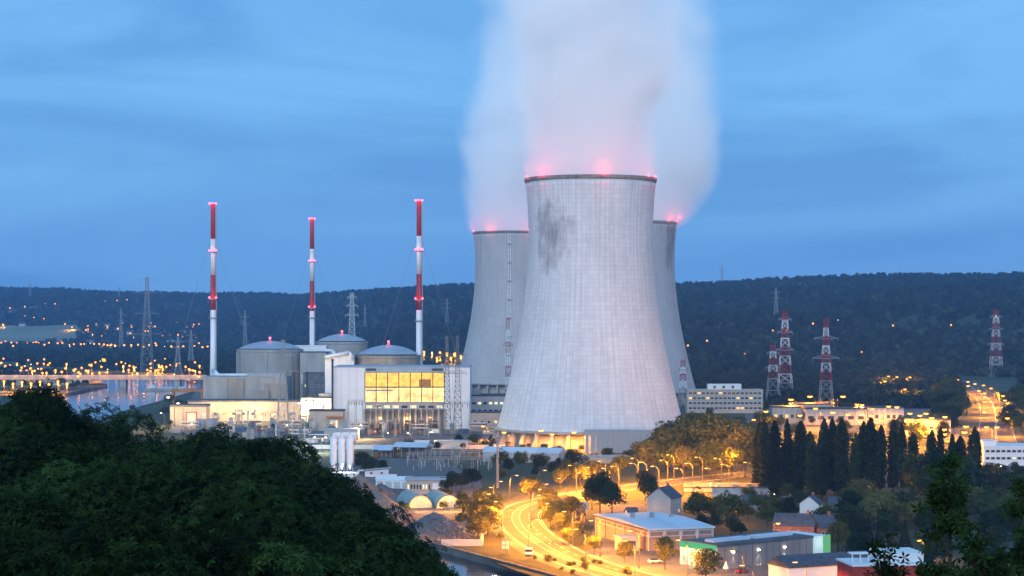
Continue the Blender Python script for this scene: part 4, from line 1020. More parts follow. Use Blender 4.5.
# plant yard floodlights
def plant_pos(x, y):
    lim = 1385 if x < 206 else 1436 if x < 299 else 1414 if x < 309 else 1318 if x < 470 else 1314 if x < 500 else 1138 if x < 520 else 1122
    d = min(G(x, y, 9).y, lim)
    if x == 497: d = 1900
    return {'d': d, 'hh': zat(y, d)}
for i, (x, y, pw, c, ln) in enumerate([(213, 405, 5000, WARMC, LW), (243, 408, 4000, WARMC, LW), (252, 405, 5000, WARMC, LW), (236, 409, 3500, WARMC, LW), (204, 414, 4500, WARMC, LW), (299, 403, 9000, WARMC, LW), (303, 408, 5000, WARMC, LW), (261, 411, 3500, WARMC, LW), (315, 437, 9000, COOLC, LC), (361, 425, 14000, WARMC, LW), (326, 437, 3000, WARMC, LW), (483, 426, 7000, SODC, LS), (504, 432, 9000, SODC, LS), (541, 430, 9000, SODC, LS), (552, 434, 6000, SODC, LS), (574, 432, 12000, SODC, LS), (388, 433, 2500, WARMC, LW), (408, 433, 2500, WARMC, LW), (432, 432, 2500, WARMC, LW), (178, 403, 3500, WARMC, LW), (161, 413, 3000, WARMC, LW), (142, 418, 3500, WARMC, LW), (168, 397, 3000, WARMC, LW), (275, 414, 4000, WARMC, LW), (287, 425, 4000, WARMC, LW), (192, 424, 3500, WARMC, LW), (497, 398, 8000, WARMC, LW)]):
    street_lamp(x, y, 'yard floodlight of the power station, item %s from the left' % 'x' if False else 'small yard lamp of the power station near %s' % ['the gatehouse', 'the low service building', 'the middle of the service front', 'the service building windows', 'the red framed door', 'the pinkish office block, brightest', 'the pinkish office block, lower', 'the steel gantry', 'the silos, greenish white', 'the turbine hall left end, star-bright', 'the dark flat roof by the silos', 'the brick fronted store', 'the left foot of the near tower', 'the near tower legs, left', 'the near tower legs, second', 'the near tower legs, brightest', 'the switchyard fence, left', 'the switchyard fence, middle', 'the switchyard fence, right', 'the river bank gantry crane', 'the river bank shrubs', 'the river bank bend', 'the river quay', 'the transmission pylon', 'the green jib crane', 'the grey tank', 'the ladder tower foot'][i], 'power station yard lamps', **plant_pos(x, y), power=pw * (4.2 if c != SODC else 7.0), col=c, lens=LB if ln is LS else ln, omni=x < 500)
for i, (x, y) in enumerate([(419.5, 498), (449.5, 498)]):
    street_lamp(x, y, ('left' if i == 0 else 'right') + ' bright lamp in front of the polytunnels', 'lamps of the polytunnels', hh=5.5, power=9000, col=(1, .5, .12), lens=LW, yaw=-PI / 2, omni=True)
# far lamps: one small mesh each
def far_mesh(nm, em, rb, hp):
    mb = MB(); mb.bar((0, 0, 0), (0, 0, hp), .16, .1, 5); mb.lathe([(.05, hp - rb), (rb * .8, hp - rb * .6), (rb, hp), (rb * .8, hp + rb * .6), (.05, hp + rb)], 8, 1)
    return mb.mesh(nm, [STEEL, em])
E_FAR = emit('far_sodium_lamp', (1.0, 0.28, 0.03), 5); E_FARW = emit('far_white_lamp', (1.0, .75, .4), 4)
FM = {(0, 0): far_mesh('street_lamp', E_FAR, 1.3, 10), (0, 1): far_mesh('street_lamp', E_FAR, 1.9, 10), (1, 0): far_mesh('street_lamp', E_FARW, .7, 10), (1, 1): far_mesh('street_lamp', E_FARW, 1.0, 10)}
def far_row(spots, label, group, dfun, every=3, pw=26000, big=0):
    for i, (x, y) in enumerate(sorted(spots)):
        d = dfun(x, y); p = A(x, y, d); zb = p.z - 10
        o = link('street_lamp', FM[(1 if rf.random() < .12 else 0, big)], None, (p.x, p.y, zb)); tag(o, '%s, %s from the left' % (label, ordn(i + 1)), 'street lamp', group)
        if i % every == 0 and pw: spot(o, (0, -1.5, 9), pw, SODC, .6, 165)
flat = lambda x, y: (HC - 10) * F / (y - YH)
slope = lambda x, y: next((d for d in range(4700, 8000, 25) if hillz(xat(x, d), d) + 10 >= zat(y, d)), 5600)
rf = random.Random(21)
far_row([(3 + 205 * i / 27 + rf.uniform(-2.5, 2.5), 342.4 + 4.5 * i / 27 + rf.uniform(-.7, .7)) for i in range(28)] + [(rf.uniform(0, 200), rf.uniform(341, 347)) for i in range(14)], 'tiny orange lamp in the straight lamp row across the valley', 'far straight row of lamps', flat, 2, 260000, 1)
far_row([(rf.uniform(85, 205), rf.uniform(322.5, 338)) for i in range(34)] + [(88, 326), (108, 327), (118, 328.5), (131, 325), (142, 325), (165, 331), (183, 337), (196, 338)], 'tiny orange lamp of the village at the hill foot', 'lamps of the far village', slope, 2, 260000, 1)
far_row([(10, 308), (25, 306.5), (35, 304.7), (45, 304), (55, 303.8), (25, 316), (34, 317.5), (44, 318.7), (3, 324.5), (10, 322), (23, 321), (105, 301), (117, 300.5), (127, 299.8), (136, 299.4), (65, 324), (72, 327), (156, 302)], 'tiny orange lamp of the hamlet on the far slope', 'lamps of the hillside hamlet', slope, 2, 260000, 1)
far_row([(rf.uniform(0, 200), rf.choice((362, 366, 370, 373)) + rf.uniform(-4, 4)) for i in range(95)], 'small orange lamp of the town beyond the bridge', 'lamps of the town beyond the bridge', flat, 3, 150000)
far_row([(410, 351.5), (424, 352), (432, 352.5), (440, 352.5), (447, 353.5), (455, 353.5), (451, 358), (413, 352), (461, 356), (437, 358)], 'small orange lamp behind the turbine hall on the lit bank', 'lamps on the lit bank', lambda x, y: 2300, 1, 120000)
# very faint house lights in the woods
far_row([(707, 340.7), (787, 330.5), (773, 330.5), (813, 323.5), (838, 320), (862, 352), (893, 325.5), (951, 325), (996, 316), (688, 345.5), (745, 354)], 'single faint light on the wooded hillside', 'faint lights in the hillside woods', lambda x, y: next((d for d in range(2400, 6500, 25) if hillz(xat(x, d), d) + 12 >= zat(y, d)), 4000), 99, 0)

# ================================================================== ROADSIDE: SHOPS, HOUSES, SIGNS
def facing(corner_px, other_px):
    a, b = G(*corner_px), G(*other_px); return a, math.atan2(b.y - a.y, b.x - a.x)
# warehouse: near corner, long side runs back to the left
wc = Vector((45.2, 661)); ang = math.atan2(15.6, 48)
t = bld2('warehouse', 'long warehouse with pale blue flat roof and window bands beside the road', 'warehouse', wc, ang, 23.5, 50.5, 7.4, mat('warehouse_brick', (.26, .20, .17), .9, .12, .4), ROOFB, rt=.6, ov=.5, gable=.9)
for i in range(4): link('window', win_mesh(5.0, 1.9, mat('frosted_window', (.25, .2, .17), .4)), t, (23.5 * (i + .5) / 4, -.02, 4.6))
for i in range(5): MB().box(23.5 * i / 4 - .3 if i else .02, 23.5 * i / 4 + .3 if i < 4 else 23.48, -.25, -.01, 0, 6.7).build('pilaster', CONCL, t)
for i in range(9): link('window', win_mesh(4.8, 1.6, mat('amber_window', (.34, .17, .07), .4)), t, (-.02, 50.5 * (i + .5) / 9, 4.7), -PI / 2)
MB().box(3, 7, -.3, -.02, 0, 3.6).build('loading_door', STEEL, t)
for i in range(12): MB().add([(-.4, 50.5 * i / 12 + .1, 7.45), (-.4, 50.5 * i / 12 + .28, 7.45), (23.9, 50.5 * i / 12 + .28, 7.45), (23.9, 50.5 * i / 12 + .1, 7.45)], [(0, 1, 2, 3)]) if False else None
for i in range(5): MB().box(4 + 3.6 * i, 5.2 + 3.6 * i, 25 + (i % 2) * 9, 26.4 + (i % 2) * 9, 7.4, 9.1).build('roof_vent', STEEL, t)
MB().box(-.75, -.52, -.3, 50.8, 6.85, 7.15).build('gutter', DARK, t)
for i in range(6): MB().bar((-.3, 2 + 9.3 * i, 0), (-.3, 2 + 9.3 * i, 6.9), .09, n=6).build('downpipe', DARK, t)
t2 = bld2('kiosk', 'small flat roofed lodge at the near corner of the warehouse', 'building', wc + Vector((-9, -2)), ang, 6, 6, 5, CREAM, STEEL)
MB().box(1, 5, -.12, -.01, .8, 3.4).build('shutter', DARK, t2)
# retail store with green-lit ends
sc_ = Vector((63.4, 614)); ang = math.atan2(31, 40.3)
t = bld2('retail_store', 'grey clad retail store with green lit corner and long rooflights', 'store', sc_, ang, 42, 17, 7.5, GREYCLAD, ROOFD, rt=.8, ov=.15)
GRN = mat('green_panel', (.10, .62, .22), .5, .05, .3)
MB().box(-.25, -.01, 0.2, 16.8, 0, 6.6).build('entrance_front', WHITE, t)
MB().box(-.55, -.27, 0.2, 16.8, 5.4, 7.2).build('green_fascia', emit('green_sign', (.22, 1.0, .42), .55), t)
for i in range(3): MB().box(-.4, -.26, 1.5 + i * 5, 5.5 + i * 5, .2, 3.4).build('shop_window', E_WINW, t)
for a_, b_ in ((3, 19), (21, 38)): MB().box(a_, b_, 5, 9, 7.5, 8.3).build('rooflight', ROOFB, t)
MB().box(42.02, 50, .4, 16, 0, 7.1).build('side_bay', WHITE, t)
MB().box(47, 50.2, .1, .38, 0, 7.3).build('green_panel', emit('green_sign_end', (.25, .9, .4), .5), t)
for i, x in enumerate((6.5, 17.5, 29)):
    b = MB().box(-.3, .3, -.5, -.01, 4.6, 4.9).build('wall_light', E_WARM, t, (x, 0, 0)); spot(t, (x, -.75, 4.4), 900, (1, .8, .55), .1, 62)
for i in range(1, 14): MB().box(42 * i / 14 - .04, 42 * i / 14 + .04, -.07, -.01, 0, 6.6).build('panel_joint', DARK, t)
lamp(t, (-4, 8, 6), 1800, (.45, 1.0, .55), .4); lamp(t, (45.5, -3, 5), 350, (.7, 1.0, .75), .4)
t = thing('parasol', 'closed white parasol standing before the grey store', 'parasol', (*G(726, 572).xy, 0)); MB().bar((0, 0, 0), (0, 0, 3.2), .05, n=6).build('pole', STEEL, t); MB().lathe([(.9, 1.0), (.75, 1.5), (.1, 3.3)], 10).build('canopy', WHITEP, t)
# low white building
t = bld2('long_house', 'low white building with dark pitched roof at the bottom edge', 'building', Vector((xat(789, 560), 560)), R(24), 30, 11, 7.6, WHITE, SLATE, rt=.4, ov=.4, gable=2.6)
windows(t, 3, 28, 6, 1.8, 2.4, 1.2, GLASSD)
# red building
t = bld2('red_store', 'red walled flat store with white roof edge at the bottom right', 'store', Vector((xat(853, 530), 530)), R(8), 20, 14, 12.0, mat('red_cladding', (.36, .045, .03), .7), WHITE, rt=.5, ov=.3)
MB().box(9, 20.6, 3, 14.5, 12.05, 14.6).build('upper_storey', WHITE, t)
for i in range(4): MB().box(1 + i * 2.2, 1.3 + i * 2.2, 4, 4.3, 12.0, 14.3).build('pergola_post', WHITE, t)
MB().box(.4, 9, 3.4, 6, 14.32, 14.7).build('pergola_roof', WHITE, t)
# stone house and sheds behind
house('tall grey stone house with gable by the road', 676, 515.5, 27, 7.2, 3.8, RENDER, SLATE, R(62), 10, lit=.3, nw=2)
t, w_, h = bld('long_shed', 'long grey flat shed with pale wall behind the stone house', 'building', 712, 791, 487, 855, 20, mat('blue_clad', (.34, .38, .42), .7), ROOFD, yaw=R(-6))
for i in range(5): MB().box(-w_ / 2 + 2 + i * w_ / 5, -w_ / 2 + 4 + i * w_ / 5, 5, 8, h, h + .9).build('roof_vent', STEEL, t)
t, w_, h = bld('long_shed', 'dark roofed workshop joined to the stone house', 'building', 684, 716, 487, 880, 22, CREAM, SLATE, yaw=R(-4)); MB().box(w_ * .3, w_ * .45, 3, 8, h, h + 1.3).build('roof_vent', WHITE, t)
house('brick house with slate roof and lamp on its gable', 794, 537.5, 40, 4.2, 3.6, BRICK, SLATE, R(-14), 11, lit=0, nw=4)
house('partly hidden brick gable right of the lamp house', 829, 538, 20, 4.0, 3.6, BRICK, SLATE, R(20), 9, lit=0)
house('low house with dark slate roof among the trees by the pale shed', 758, 513, 26, 3.5, 3.2, CREAM, SLATE, R(15), 9, lit=.1)
house('small house with grey roof below the poplars', 838, 515, 18, 3.5, 3.0, RENDER, SLATE, R(-10), 9, lit=0)
house('white gabled house left of the round green tree', 821, 514, 12, 4.0, 3.0, WHITE, SLATE, R(60), 8, lit=0)
house('house roof glimpsed among the right hand trees', 936, 510, 18, 3.5, 3.0, RENDER, SLATE, R(5), 9, lit=.2)
house('bungalow behind the small white lamp', 915, 505, 20, 3.2, 2.4, CREAM, SLATE, R(-8), 9, lit=.3)
house('tiny white roofed hut behind the big dark tree', 633, 520, 10, 2.8, 1.6, WHITE, SLATE, R(10), 5, chim=False, lit=0, nw=1)
# school
t, w_, h = bld('school_building', 'long white school building with window bands at the right edge', 'building', 984, 1060, 446, 1030, 24, WHITE, WHITE, rt=.8, ov=.4)
windows(t, -w_ / 2 + .5, w_ / 2 - .5, 14, h * .66, 2.3, 1.6, GLASSD, E_WINW, .08); windows(t, -w_ / 2 + .5, w_ / 2 - .5, 14, h * .3, 2.3, 1.6, GLASSD, E_WINW, .08)
MB().box(-w_ / 2, -w_ / 2 + 7, 2, 14, h, h + 2.6).build('stair_head', WHITE, t)
# office building
t, w_, h = bld('office_building', 'pale three storey office building with penthouse right of the towers', 'building', 687, 763, 389.5, 1570, 16, CREAM, CREAM, rt=.9, ov=.3)
for k in range(4): windows(t, -w_ / 2 + 1, w_ / 2 - 1, 17, h * (.16 + .21 * k), 3.1, 2.0, GLASSD, E_WIN, .09)
MB().box(-w_ * .22, w_ * .22, 2, 12, h, h + 4.2).build('penthouse', WHITE, t)
for q in (-.15, -.03, .09): MB().box(w_ * q, w_ * q + 2, 1.9, 1.99, h + .8, h + 2.9).build('penthouse_window', GLASSD, t)
# flood-lit industrial estate
for i, (x0, x1, yt, d, lab) in enumerate(((773, 806, 404.5, 1425, 'flood-lit industrial hall with square pillars, left end of the estate'), (806, 866, 406, 1405, 'long flood-lit industrial hall with columns in the middle of the estate'), (868, 903, 405, 1420, 'bright yellow lit industrial hall at the right of the estate'), (795, 830, 401.5, 1480, 'set back industrial hall behind the pillars'), (905, 950, 417, 1300, 'low flood-lit depot behind the poplars'))):
    t, w_, h = bld('industrial_hall', lab, 'building', x0, x1, yt + 2, d, 20, [CREAM, CREAM, RENDER, CREAM, CREAM][i], DARK, rt=.8, ov=.6)
    for k in range(7): MB().box(-w_ / 2 + w_ * k / 6 - .35, -w_ / 2 + w_ * k / 6 + .35, -.7, -.01, 0, h - .85).build('column', CONCL, t)
    windows(t, -w_ / 2, w_ / 2, 6, h * .3, w_ / 9, h * .25, GLASSD, E_WIN, .45)
# shop sign glimpsed through poplars
t = thing('sign_totem', 'white and red lit sign seen between the poplars', 'sign', (*G(777, 482).xy, 0)); MB().box(-.25, .25, -.2, .2, 0, 3).build('post', STEEL, t); MB().box(-1.2, 1.2, -.3, .3, 3, 7.5).build('panel', emit('sign_white', (1, .85, .9), 1.2), t); MB().box(-1.25, 1.25, -.34, -.31, 4.4, 5.4).build('red_stripe', emit('sign_red', (1, .05, .05), 1.0), t)
# billboard and road signs
p = G(581, 518); t = thing('billboard', 'blank grey billboard on posts by the road bend', 'billboard', (p.x, p.y, 0), R(6))
for q in (-2, 0, 2): MB().box(q - .15, q + .15, -.1, .1, 0, 3.0).build('post', STEEL, t)
MB().box(-2.9, 2.9, -.2, .2, 3.0, 6.2).build('panel', mat('billboard_back', (.42, .43, .46), .7), t)
p = G(505.5, 553); t = thing('route_sign', 'square road sign with four pale panels on the quay verge', 'sign', (p.x, p.y, 0), R(-10))
for q in (-1.1, 1.1): MB().box(q - .08, q + .08, .05, .2, 0, 4.0).build('post', STEEL, t)
MB().box(-1.4, 1.4, 0, .04, 1.2, 4.1).build('backing', DARK, t)
for q in (-1.25, .1):
    for z in (1.3, 2.75): MB().box(q, q + 1.15, -.05, -.004, z, z + 1.25).build('panel', CONCL, t)
p = G(529, 559.5); t = thing('arrow_sign', 'stack of black and white arrow boards on the quay verge', 'sign', (p.x, p.y, 0), R(-10))
for q in (-1.0, 1.0): MB().box(q - .08, q + .08, .05, .2, 0, 3.9).build('post', STEEL, t)
for k in range(4): MB().add([(-1.3, 0, .9 + k * .8), (.9, 0, .9 + k * .8), (1.3, 0, 1.2 + k * .8), (.9, 0, 1.5 + k * .8), (-1.3, 0, 1.5 + k * .8)], [(0, 1, 2, 3, 4)]).build('arrow_board', WHITEP if k % 2 else DARK, t)
# tall mast
p = G(497.5, 488); t = thing('lattice_mast', 'tall slim white mast at the road bend left of the near tower', 'mast', (p.x, p.y, 0))
H = zat(437, p.y); mb = MB(); lattice(mb, 0, H, lambda z: .45, lambda z: 1.4, .07); mb.build('mast', STEEL, t); cyl(.28, 0, H, 8).build('core_tube', CONC, t)
MB().box(-1.1, 1.1, -1.1, 1.1, H, H + .4).build('platform', STEEL, t); MB().bar((0, 0, H), (0, 0, H + 3), .06).build('antenna', STEEL, t)
# long blue roofed building before the near tower
t = bld2('blue_roof_building', 'long low building with pale blue roof before the near tower', 'building', Vector((xat(566, 1060), 1060)), R(163), 42, 14, 5.5, RENDER, ROOFB, rt=.4, gable=2.2)
t = bld2('blue_roof_building', 'low pale flat building right of the long blue roof', 'building', Vector((xat(572, 1040), 1040)), R(8), 30, 10, 4.0, CREAM, DOME, rt=.4)
for i, (x, y) in enumerate([(375.6, 461), (402, 452.5), (508, 452), (529.5, 454)]):
    p = G(x, y); t = thing('settling_tank', 'squat brown cylinder tank, %s from the left' % ordn(i + 1), 'tank', (p.x, p.y, 0), 0, 'squat brown tanks')
    cyl(1.6, 0, 5.2, 18).build('shell', BROWN, t); MB().lathe([(1.75, 5.2), (1.75, 5.7), (.3, 6.1)], 18).build('lid', DARK, t)

# ================================================================== CONCRETE WORKS AND RIVERSIDE
p = G(341.5, 476); SX, SY = p.x, p.y
for i, x in enumerate((333.6, 341.7, 350)):
    t = thing('cement_silo', '%s of three tall white cement silos on steel legs' % ('left', 'middle', 'right')[i], 'silo', (xat(x, SY), SY, 0), 0, 'white cement silos')
    zt = zat(436.5, SY); r = 1.75
    MB().lathe([(.3, 3.2), (r, 6.4), (r, zt - .6), (r * .7, zt), (.05, zt + .2)], 24).build('barrel', WHITEP, t)
    for a in range(4): MB().bar((r * math.cos(a * PI / 2 + .78), r * math.sin(a * PI / 2 + .78), 0), (r * math.cos(a * PI / 2 + .78), r * math.sin(a * PI / 2 + .78), 7), .14).build('leg', STEEL, t)
    f = MB(); f.lathe([(r + .25, zt - .7), (r + .25, zt - .6)], 16)
    for a in range(8): f.bar((r * .95 * math.cos(a * PI / 4), r * .95 * math.sin(a * PI / 4), zt - .6), (r * .95 * math.cos(a * PI / 4), r * .95 * math.sin(a * PI / 4), zt + .9), .05)
    f.build('top_rail', STEEL, t); MB().lathe([(.5, zt), (.5, zt + 1.4), (.1, zt + 1.6)], 10).build('filter', WHITEP, t)
    MB().bar((r + .25, 0, 5), (r + .25, 0, zt), .09).build('fill_pipe', STEEL, t)
t, w_, h = bld('batching_plant', 'low white batching plant house at the foot of the silos', 'building', 327, 358, 473, 955, 8, WHITE, WHITE, rt=.4)
windows(t, -w_ / 2, w_ / 2, 4, h * .4, 1.0, 1.1, GLASSD)
MB().bar((w_ / 2, 3, 3), (w_ / 2 + 16, -4, 5.0), .5, n=4).build('conveyor', STEEL, t)
lamp_t = street_lamp(343, 464, 'white lamp lighting the foot of the silos', None, hh=5, power=5200, col=(1, .9, .8), lens=LW, d=958, zb=zat(464, 958) - 5)
for i, (x0, x1, yt, d, dp, lab) in enumerate(((365, 388, 470, 960, 6, 'white site cabin right of the batching plant'), (376, 396, 475, 925, 5, 'white container with two windows before the long white shed'), (396, 412, 477, 930, 5, 'pale container beside the two windowed one'))):
    t, w_, h = bld('site_cabin', lab, 'cabin', x0, x1, yt, d, dp, WHITE, WHITE, rt=.2, ov=.1); windows(t, -w_ / 2 + .5, w_ / 2 - .5, 2, h * .4, 1.4, 1.0, GLASSD)
t = bld2('white_shed', 'long white shed with pale flat roof in the works yard', 'shed', Vector((xat(421, 905), 905)), R(158), 17, 12, 4.2, WHITE, WHITEP, rt=.35, gable=.8)
for i in range(4): MB().box(17 * i / 4 + .6, 17 * (i + 1) / 4 - .6, 12.02, 12.1, .2, 3).build('shed_door', CONCL, t)
t, w_, h = bld('works_office', 'cream works office with tall window grid and blue roof', 'building', 406, 445, 478, 868, 8, CREAM, DOME, rt=1.0, ov=.5)
windows(t, -w_ / 2 + .4, w_ * .14, 8, h * .3, 1.0, 2.2, GLASSD, E_WINW, .2); MB().box(w_ * .18, w_ * .46, -.12, -.01, 0, h * .68).build('garage_door', WHITE, t)
for i, (xa, xb, ya) in enumerate(((372, 391, 446), (393, 426, 443))):
    d = 1090; t = thing('storage_shed', ('left, smaller' if i == 0 else 'right, wider') + ' shed with pale metal pitched roof and open sides by the switchyard', 'shed', (xat((xa + xb) / 2, d), d, 0), R(-12))
    ww = (xb - xa) * d / F; hh = zat(ya, d)
    for q in range(5):
        for yy in (0, 14): MB().box(-ww / 2 + ww * q / 4 - .15, -ww / 2 + ww * q / 4 + .15, yy - .15, yy + .15, 0, hh - 2).build('post', STEEL, t)
    MB().box(-ww / 2, ww / 2, 13, 13.4, 0, hh - 2.3).build('back_wall', RENDER, t); MB().box(-ww / 2, ww / 2, 3, 9, 0, hh * .35).build('stacked_goods', BROWN, t)
    mb = MB(); vs = []
    for x in (-ww / 2 - .6, ww / 2 + .6): vs += [(x, -.8, hh - 2), (x, 7, hh), (x, 14.8, hh - 2), (x, 14.8, hh - 2.3), (x, -.8, hh - 2.3)]
    mb.add(vs, [(0, 1, 2, 3, 4), (9, 8, 7, 6, 5), (0, 5, 6, 1), (1, 6, 7, 2), (2, 7, 8, 3), (4, 3, 8, 9), (0, 4, 9, 5)]).build('roof', ROOFB, t)
t, w_, h = bld('storage_shed', 'small white hut right of the pitched sheds', 'shed', 415, 429, 441, 1130, 8, WHITE, WHITE, rt=.3)
t, w_, h = bld('storage_shed', 'dark roofed store behind the switchyard', 'shed', 434, 468, 441, 1170, 12, RENDER, DOME, rt=.5)
# polytunnels
for i, (x, lab) in enumerate(((420.5, 'left'), (448.5, 'right'))):
    p = G(x, 508); r = 11.8 * p.y / F; L_ = 26; t = thing('polytunnel', lab + ' round topped polytunnel with glowing cream front', 'polytunnel', (p.x, p.y, 0), R(14), 'polytunnels')
    n = 16; mb = MB(); vs = []
    for y in (0, L_):
        for k in range(n + 1): a = PI * k / n; vs.append((r * math.cos(a), y, r * 1.05 * math.sin(a)))
    mb.add(vs, [(k, k + 1, n + 2 + k, n + 1 + k) for k in range(n)], 0, True).build('cover', mat('green_film', (.20, .33, .33), .5, .08, .3), t)
    MB().add([(r * .985 * math.cos(PI * k / n), .05, r * 1.03 * math.sin(PI * k / n)) for k in range(n + 1)], [tuple(range(n + 1))]).build('front', mat('cream_film', (.62, .55, .40), .7, .06, .4), t)
    for q in range(6):
        mb = MB(); y = -.1 + L_ * q / 5
        for k in range(n): a, b = PI * k / n, PI * (k + 1) / n; mb.bar(((r + .08) * math.cos(a), y, (r * 1.05 + .08) * math.sin(a)), ((r + .08) * math.cos(b), y, (r * 1.05 + .08) * math.sin(b)), .12)
        mb.build('hoop', STEEL, t)
    MB().box(-1.4, 1.4, -.12, .0, 0, 3).build('door', CONCL, t)
# gravel heaps
def heap(label, x, y, yt, rx, mtl, ry=None, seed=0, name='gravel_heap'):
    p = G(x, y); h = zat(yt, p.y); ry = ry or rx; rg = random.Random(seed); mb = MB(); nr, na = 14, 40; vs = [(0, 0, h)]
    for j in range(1, nr + 1):
        f = j / nr
        for k in range(na):
            a = 2 * PI * k / na; w1 = 1 + .14 * math.sin(2 * a + seed) + .07 * math.sin(5 * a + 2 * seed)
            z = h * max(0, 1 - f ** 1.08) + (rg.uniform(-.12, .12) + .25 * math.sin(7 * a + seed) * f * (1 - f)) * (1 if j < nr else 0)
            vs.append((rx * f * w1 * math.cos(a), ry * f * w1 * math.sin(a), z - (.2 if j == nr else 0)))
    fs = [(0, 1 + k, 1 + (k + 1) % na) for k in range(na)]
    for j in range(nr - 1):
        for k in range(na): o = 1 + j * na; fs.append((o + k, o + na + k, o + na + (k + 1) % na, o + (k + 1) % na))
    o = mb.add(vs, fs, 0, True).build(name, mtl, None, (p.x, p.y, 0)); tag(o, label, 'gravel heap'); return o, h
heap('tall pale tan gravel heap beside the batching plant', 359, 497, 474, 11, GRAVT, 12, 1)
heap('broad brown gravel heap in front of the pale one', 374, 512, 489, 13, GRAVT, 13, 2)
heap('grey gravel heap right of the tall pale one', 381, 494, 483, 8, GRAVG, 9, 5)
heap('low brown gravel heap near the quay', 398, 522, 505, 13, GRAVT, 10, 3)
heap('small tan sand heap by the cream wall near the trees', 468, 533, 519, 8, GRAVT, 8, 4)
p = G(434, 535); ho_, hh = heap('wide heap of blue grey broken stone by the quay', 434, 536, 512, 15, GRAVG, 16, 6, 'stone_heap')
rg = random.Random(4); mb = MB()
for k in range(1500):
    a = rg.uniform(0, 2 * PI); f = math.sqrt(rg.random()); z = 7.6 * max(0, 1 - f ** 1.08); s_ = rg.uniform(.22, .62)
    c = Vector((15 * f * math.cos(a), 16 * f * math.sin(a), hh * max(0, 1 - f ** 1.08)))
    vs = [c + Vector((rg.uniform(-1, 1), rg.uniform(-1, 1), rg.uniform(-.8, .9))) * s_ for _ in range(6)]
    mb.add(vs, [(0, 1, 2), (0, 2, 3), (0, 3, 1), (4, 1, 2), (4, 2, 3), (4, 3, 1), (5, 0, 1), (5, 2, 4)])
o = mb.build('rubble', ROCK, ho_); o['kind'] = 'stuff'
# cream retaining wall by the heap
t = thing('retaining_wall', 'low cream concrete wall bounding the stone heap', 'wall', (*G(468, 546).xy, 0)); MB().box(-9, 5, 0, .8, 0, 2.2).build('long_wall', CONCL, t); MB().box(4.2, 5, .82, 22, 0, 2.2).build('side_wall', CONCL, t)
# boat ramp and railing on the quay
q0 = MB()
for i in range(30):
    d = 604 + i * 3.2; x = bankx(d) + 1.0; q0.bar((x, d, 0), (x, d, 1.1), .06)
    d2 = d + 3.2; q0.bar((x, d, 1.1), (bankx(d2) + 1.0, d2, 1.1), .05)
t = thing('quay_railing', 'thin dark steel railing along the top of the quay wall', 'railing'); q0.build('rail', DARK, t)
# excavator
p = G(579, 527); t = thing('excavator', 'yellow excavator parked below the blank billboard', 'excavator', (p.x, p.y, 0), R(70)); YEL = mat('machine_yellow', (.55, .30, .04), .6, .08, .5)
for s_ in (-1, 1): MB().lathe([(.5, -.35), (.5, .35)], 12, cap_b=True, cap_t=True).build('track', DARK, t, (0, 0, 0)); 
for o_, s_ in zip([c for c in t.children if c.name.startswith('track')], (-1, 1)): o_.rotation_euler = (PI / 2, 0, 0); o_.scale = (3.6, 1, 1); o_.location = (0, s_ * 1.1, .5)
MB().box(-1.9, 1.2, -1.2, 1.2, 1.1, 2.2).build('body', YEL, t); MB().box(.0, 1.4, .1, 1.15, 2.21, 3.3).build('cab', GLASSD, t)
MB().path([(1.2, -.3, 1.8), (3.6, -.3, 4.6), (5.6, -.3, 3.4)], [.28, .25, .18], 6).build('boom', YEL, t); MB().path([(5.6, -.3, 3.4), (5.2, -.3, 1.2)], [.2, .15], 6).build('arm', YEL, t); MB().box(4.7, 5.6, -.8, .2, .4, 1.2).build('bucket', DARK, t)
# parked cars
def car(px, py, yaw, m, lab):
    p = G(px, py); t = thing('parked_car', lab, 'car', (p.x, p.y, .03), yaw, 'parked cars')
    b = MB(); pr = [(-2.1, .35), (2.1, .35), (2.15, .75), (1.3, .95), (-1.95, .98), (-2.15, .8)]
    for pr_, y0, y1 in ((pr, -.85, .85),): n = len(pr_); b.add([(x, y0, z) for x, z in pr_] + [(x, y1, z) for x, z in pr_], [tuple(range(n)), tuple(range(2 * n - 1, n - 1, -1))] + [(i, n + i, n + (i + 1) % n, (i + 1) % n) for i in range(n)])
    b.build('body', m, t); c = MB(); pr_ = [(-1.7, .98), (.95, .96), (.35, 1.45), (-1.25, 1.45)]; n = 4
    c.add([(x, -.72, z) for x, z in pr_] + [(x, .72, z) for x, z in pr_], [tuple(range(n)), tuple(range(2 * n - 1, n - 1, -1))] + [(i, n + i, n + (i + 1) % n, (i + 1) % n) for i in range(n)]); c.build('cabin', GLASSD, t)
    for x in (-1.35, 1.35):
        for y in (-.82, .82): w1 = MB().lathe([(.32, -.1), (.32, .1)], 12, cap_b=True, cap_t=True).build('wheel', DARK, t, (x, y, .32)); w1.rotation_euler = (PI / 2, 0, 0)
for (x, y, yw, m, lab) in ((655, 563, .5, WHITEP, 'white car parked left of the ball trees'), (703, 574, .6, DARK, 'dark car parked before the store entrance'), (742, 573, .6, REDP, 'red car parked before the grey store wall'), (607, 527, 1.2, WHITEP, 'white van like car beside the warehouse'), (580, 515, .2, DARK, 'dark car under the billboard'), (622, 503, .1, DARK, 'dark car on the pale yard behind the big dark tree')):
    car(x, y, yw, m, lab)

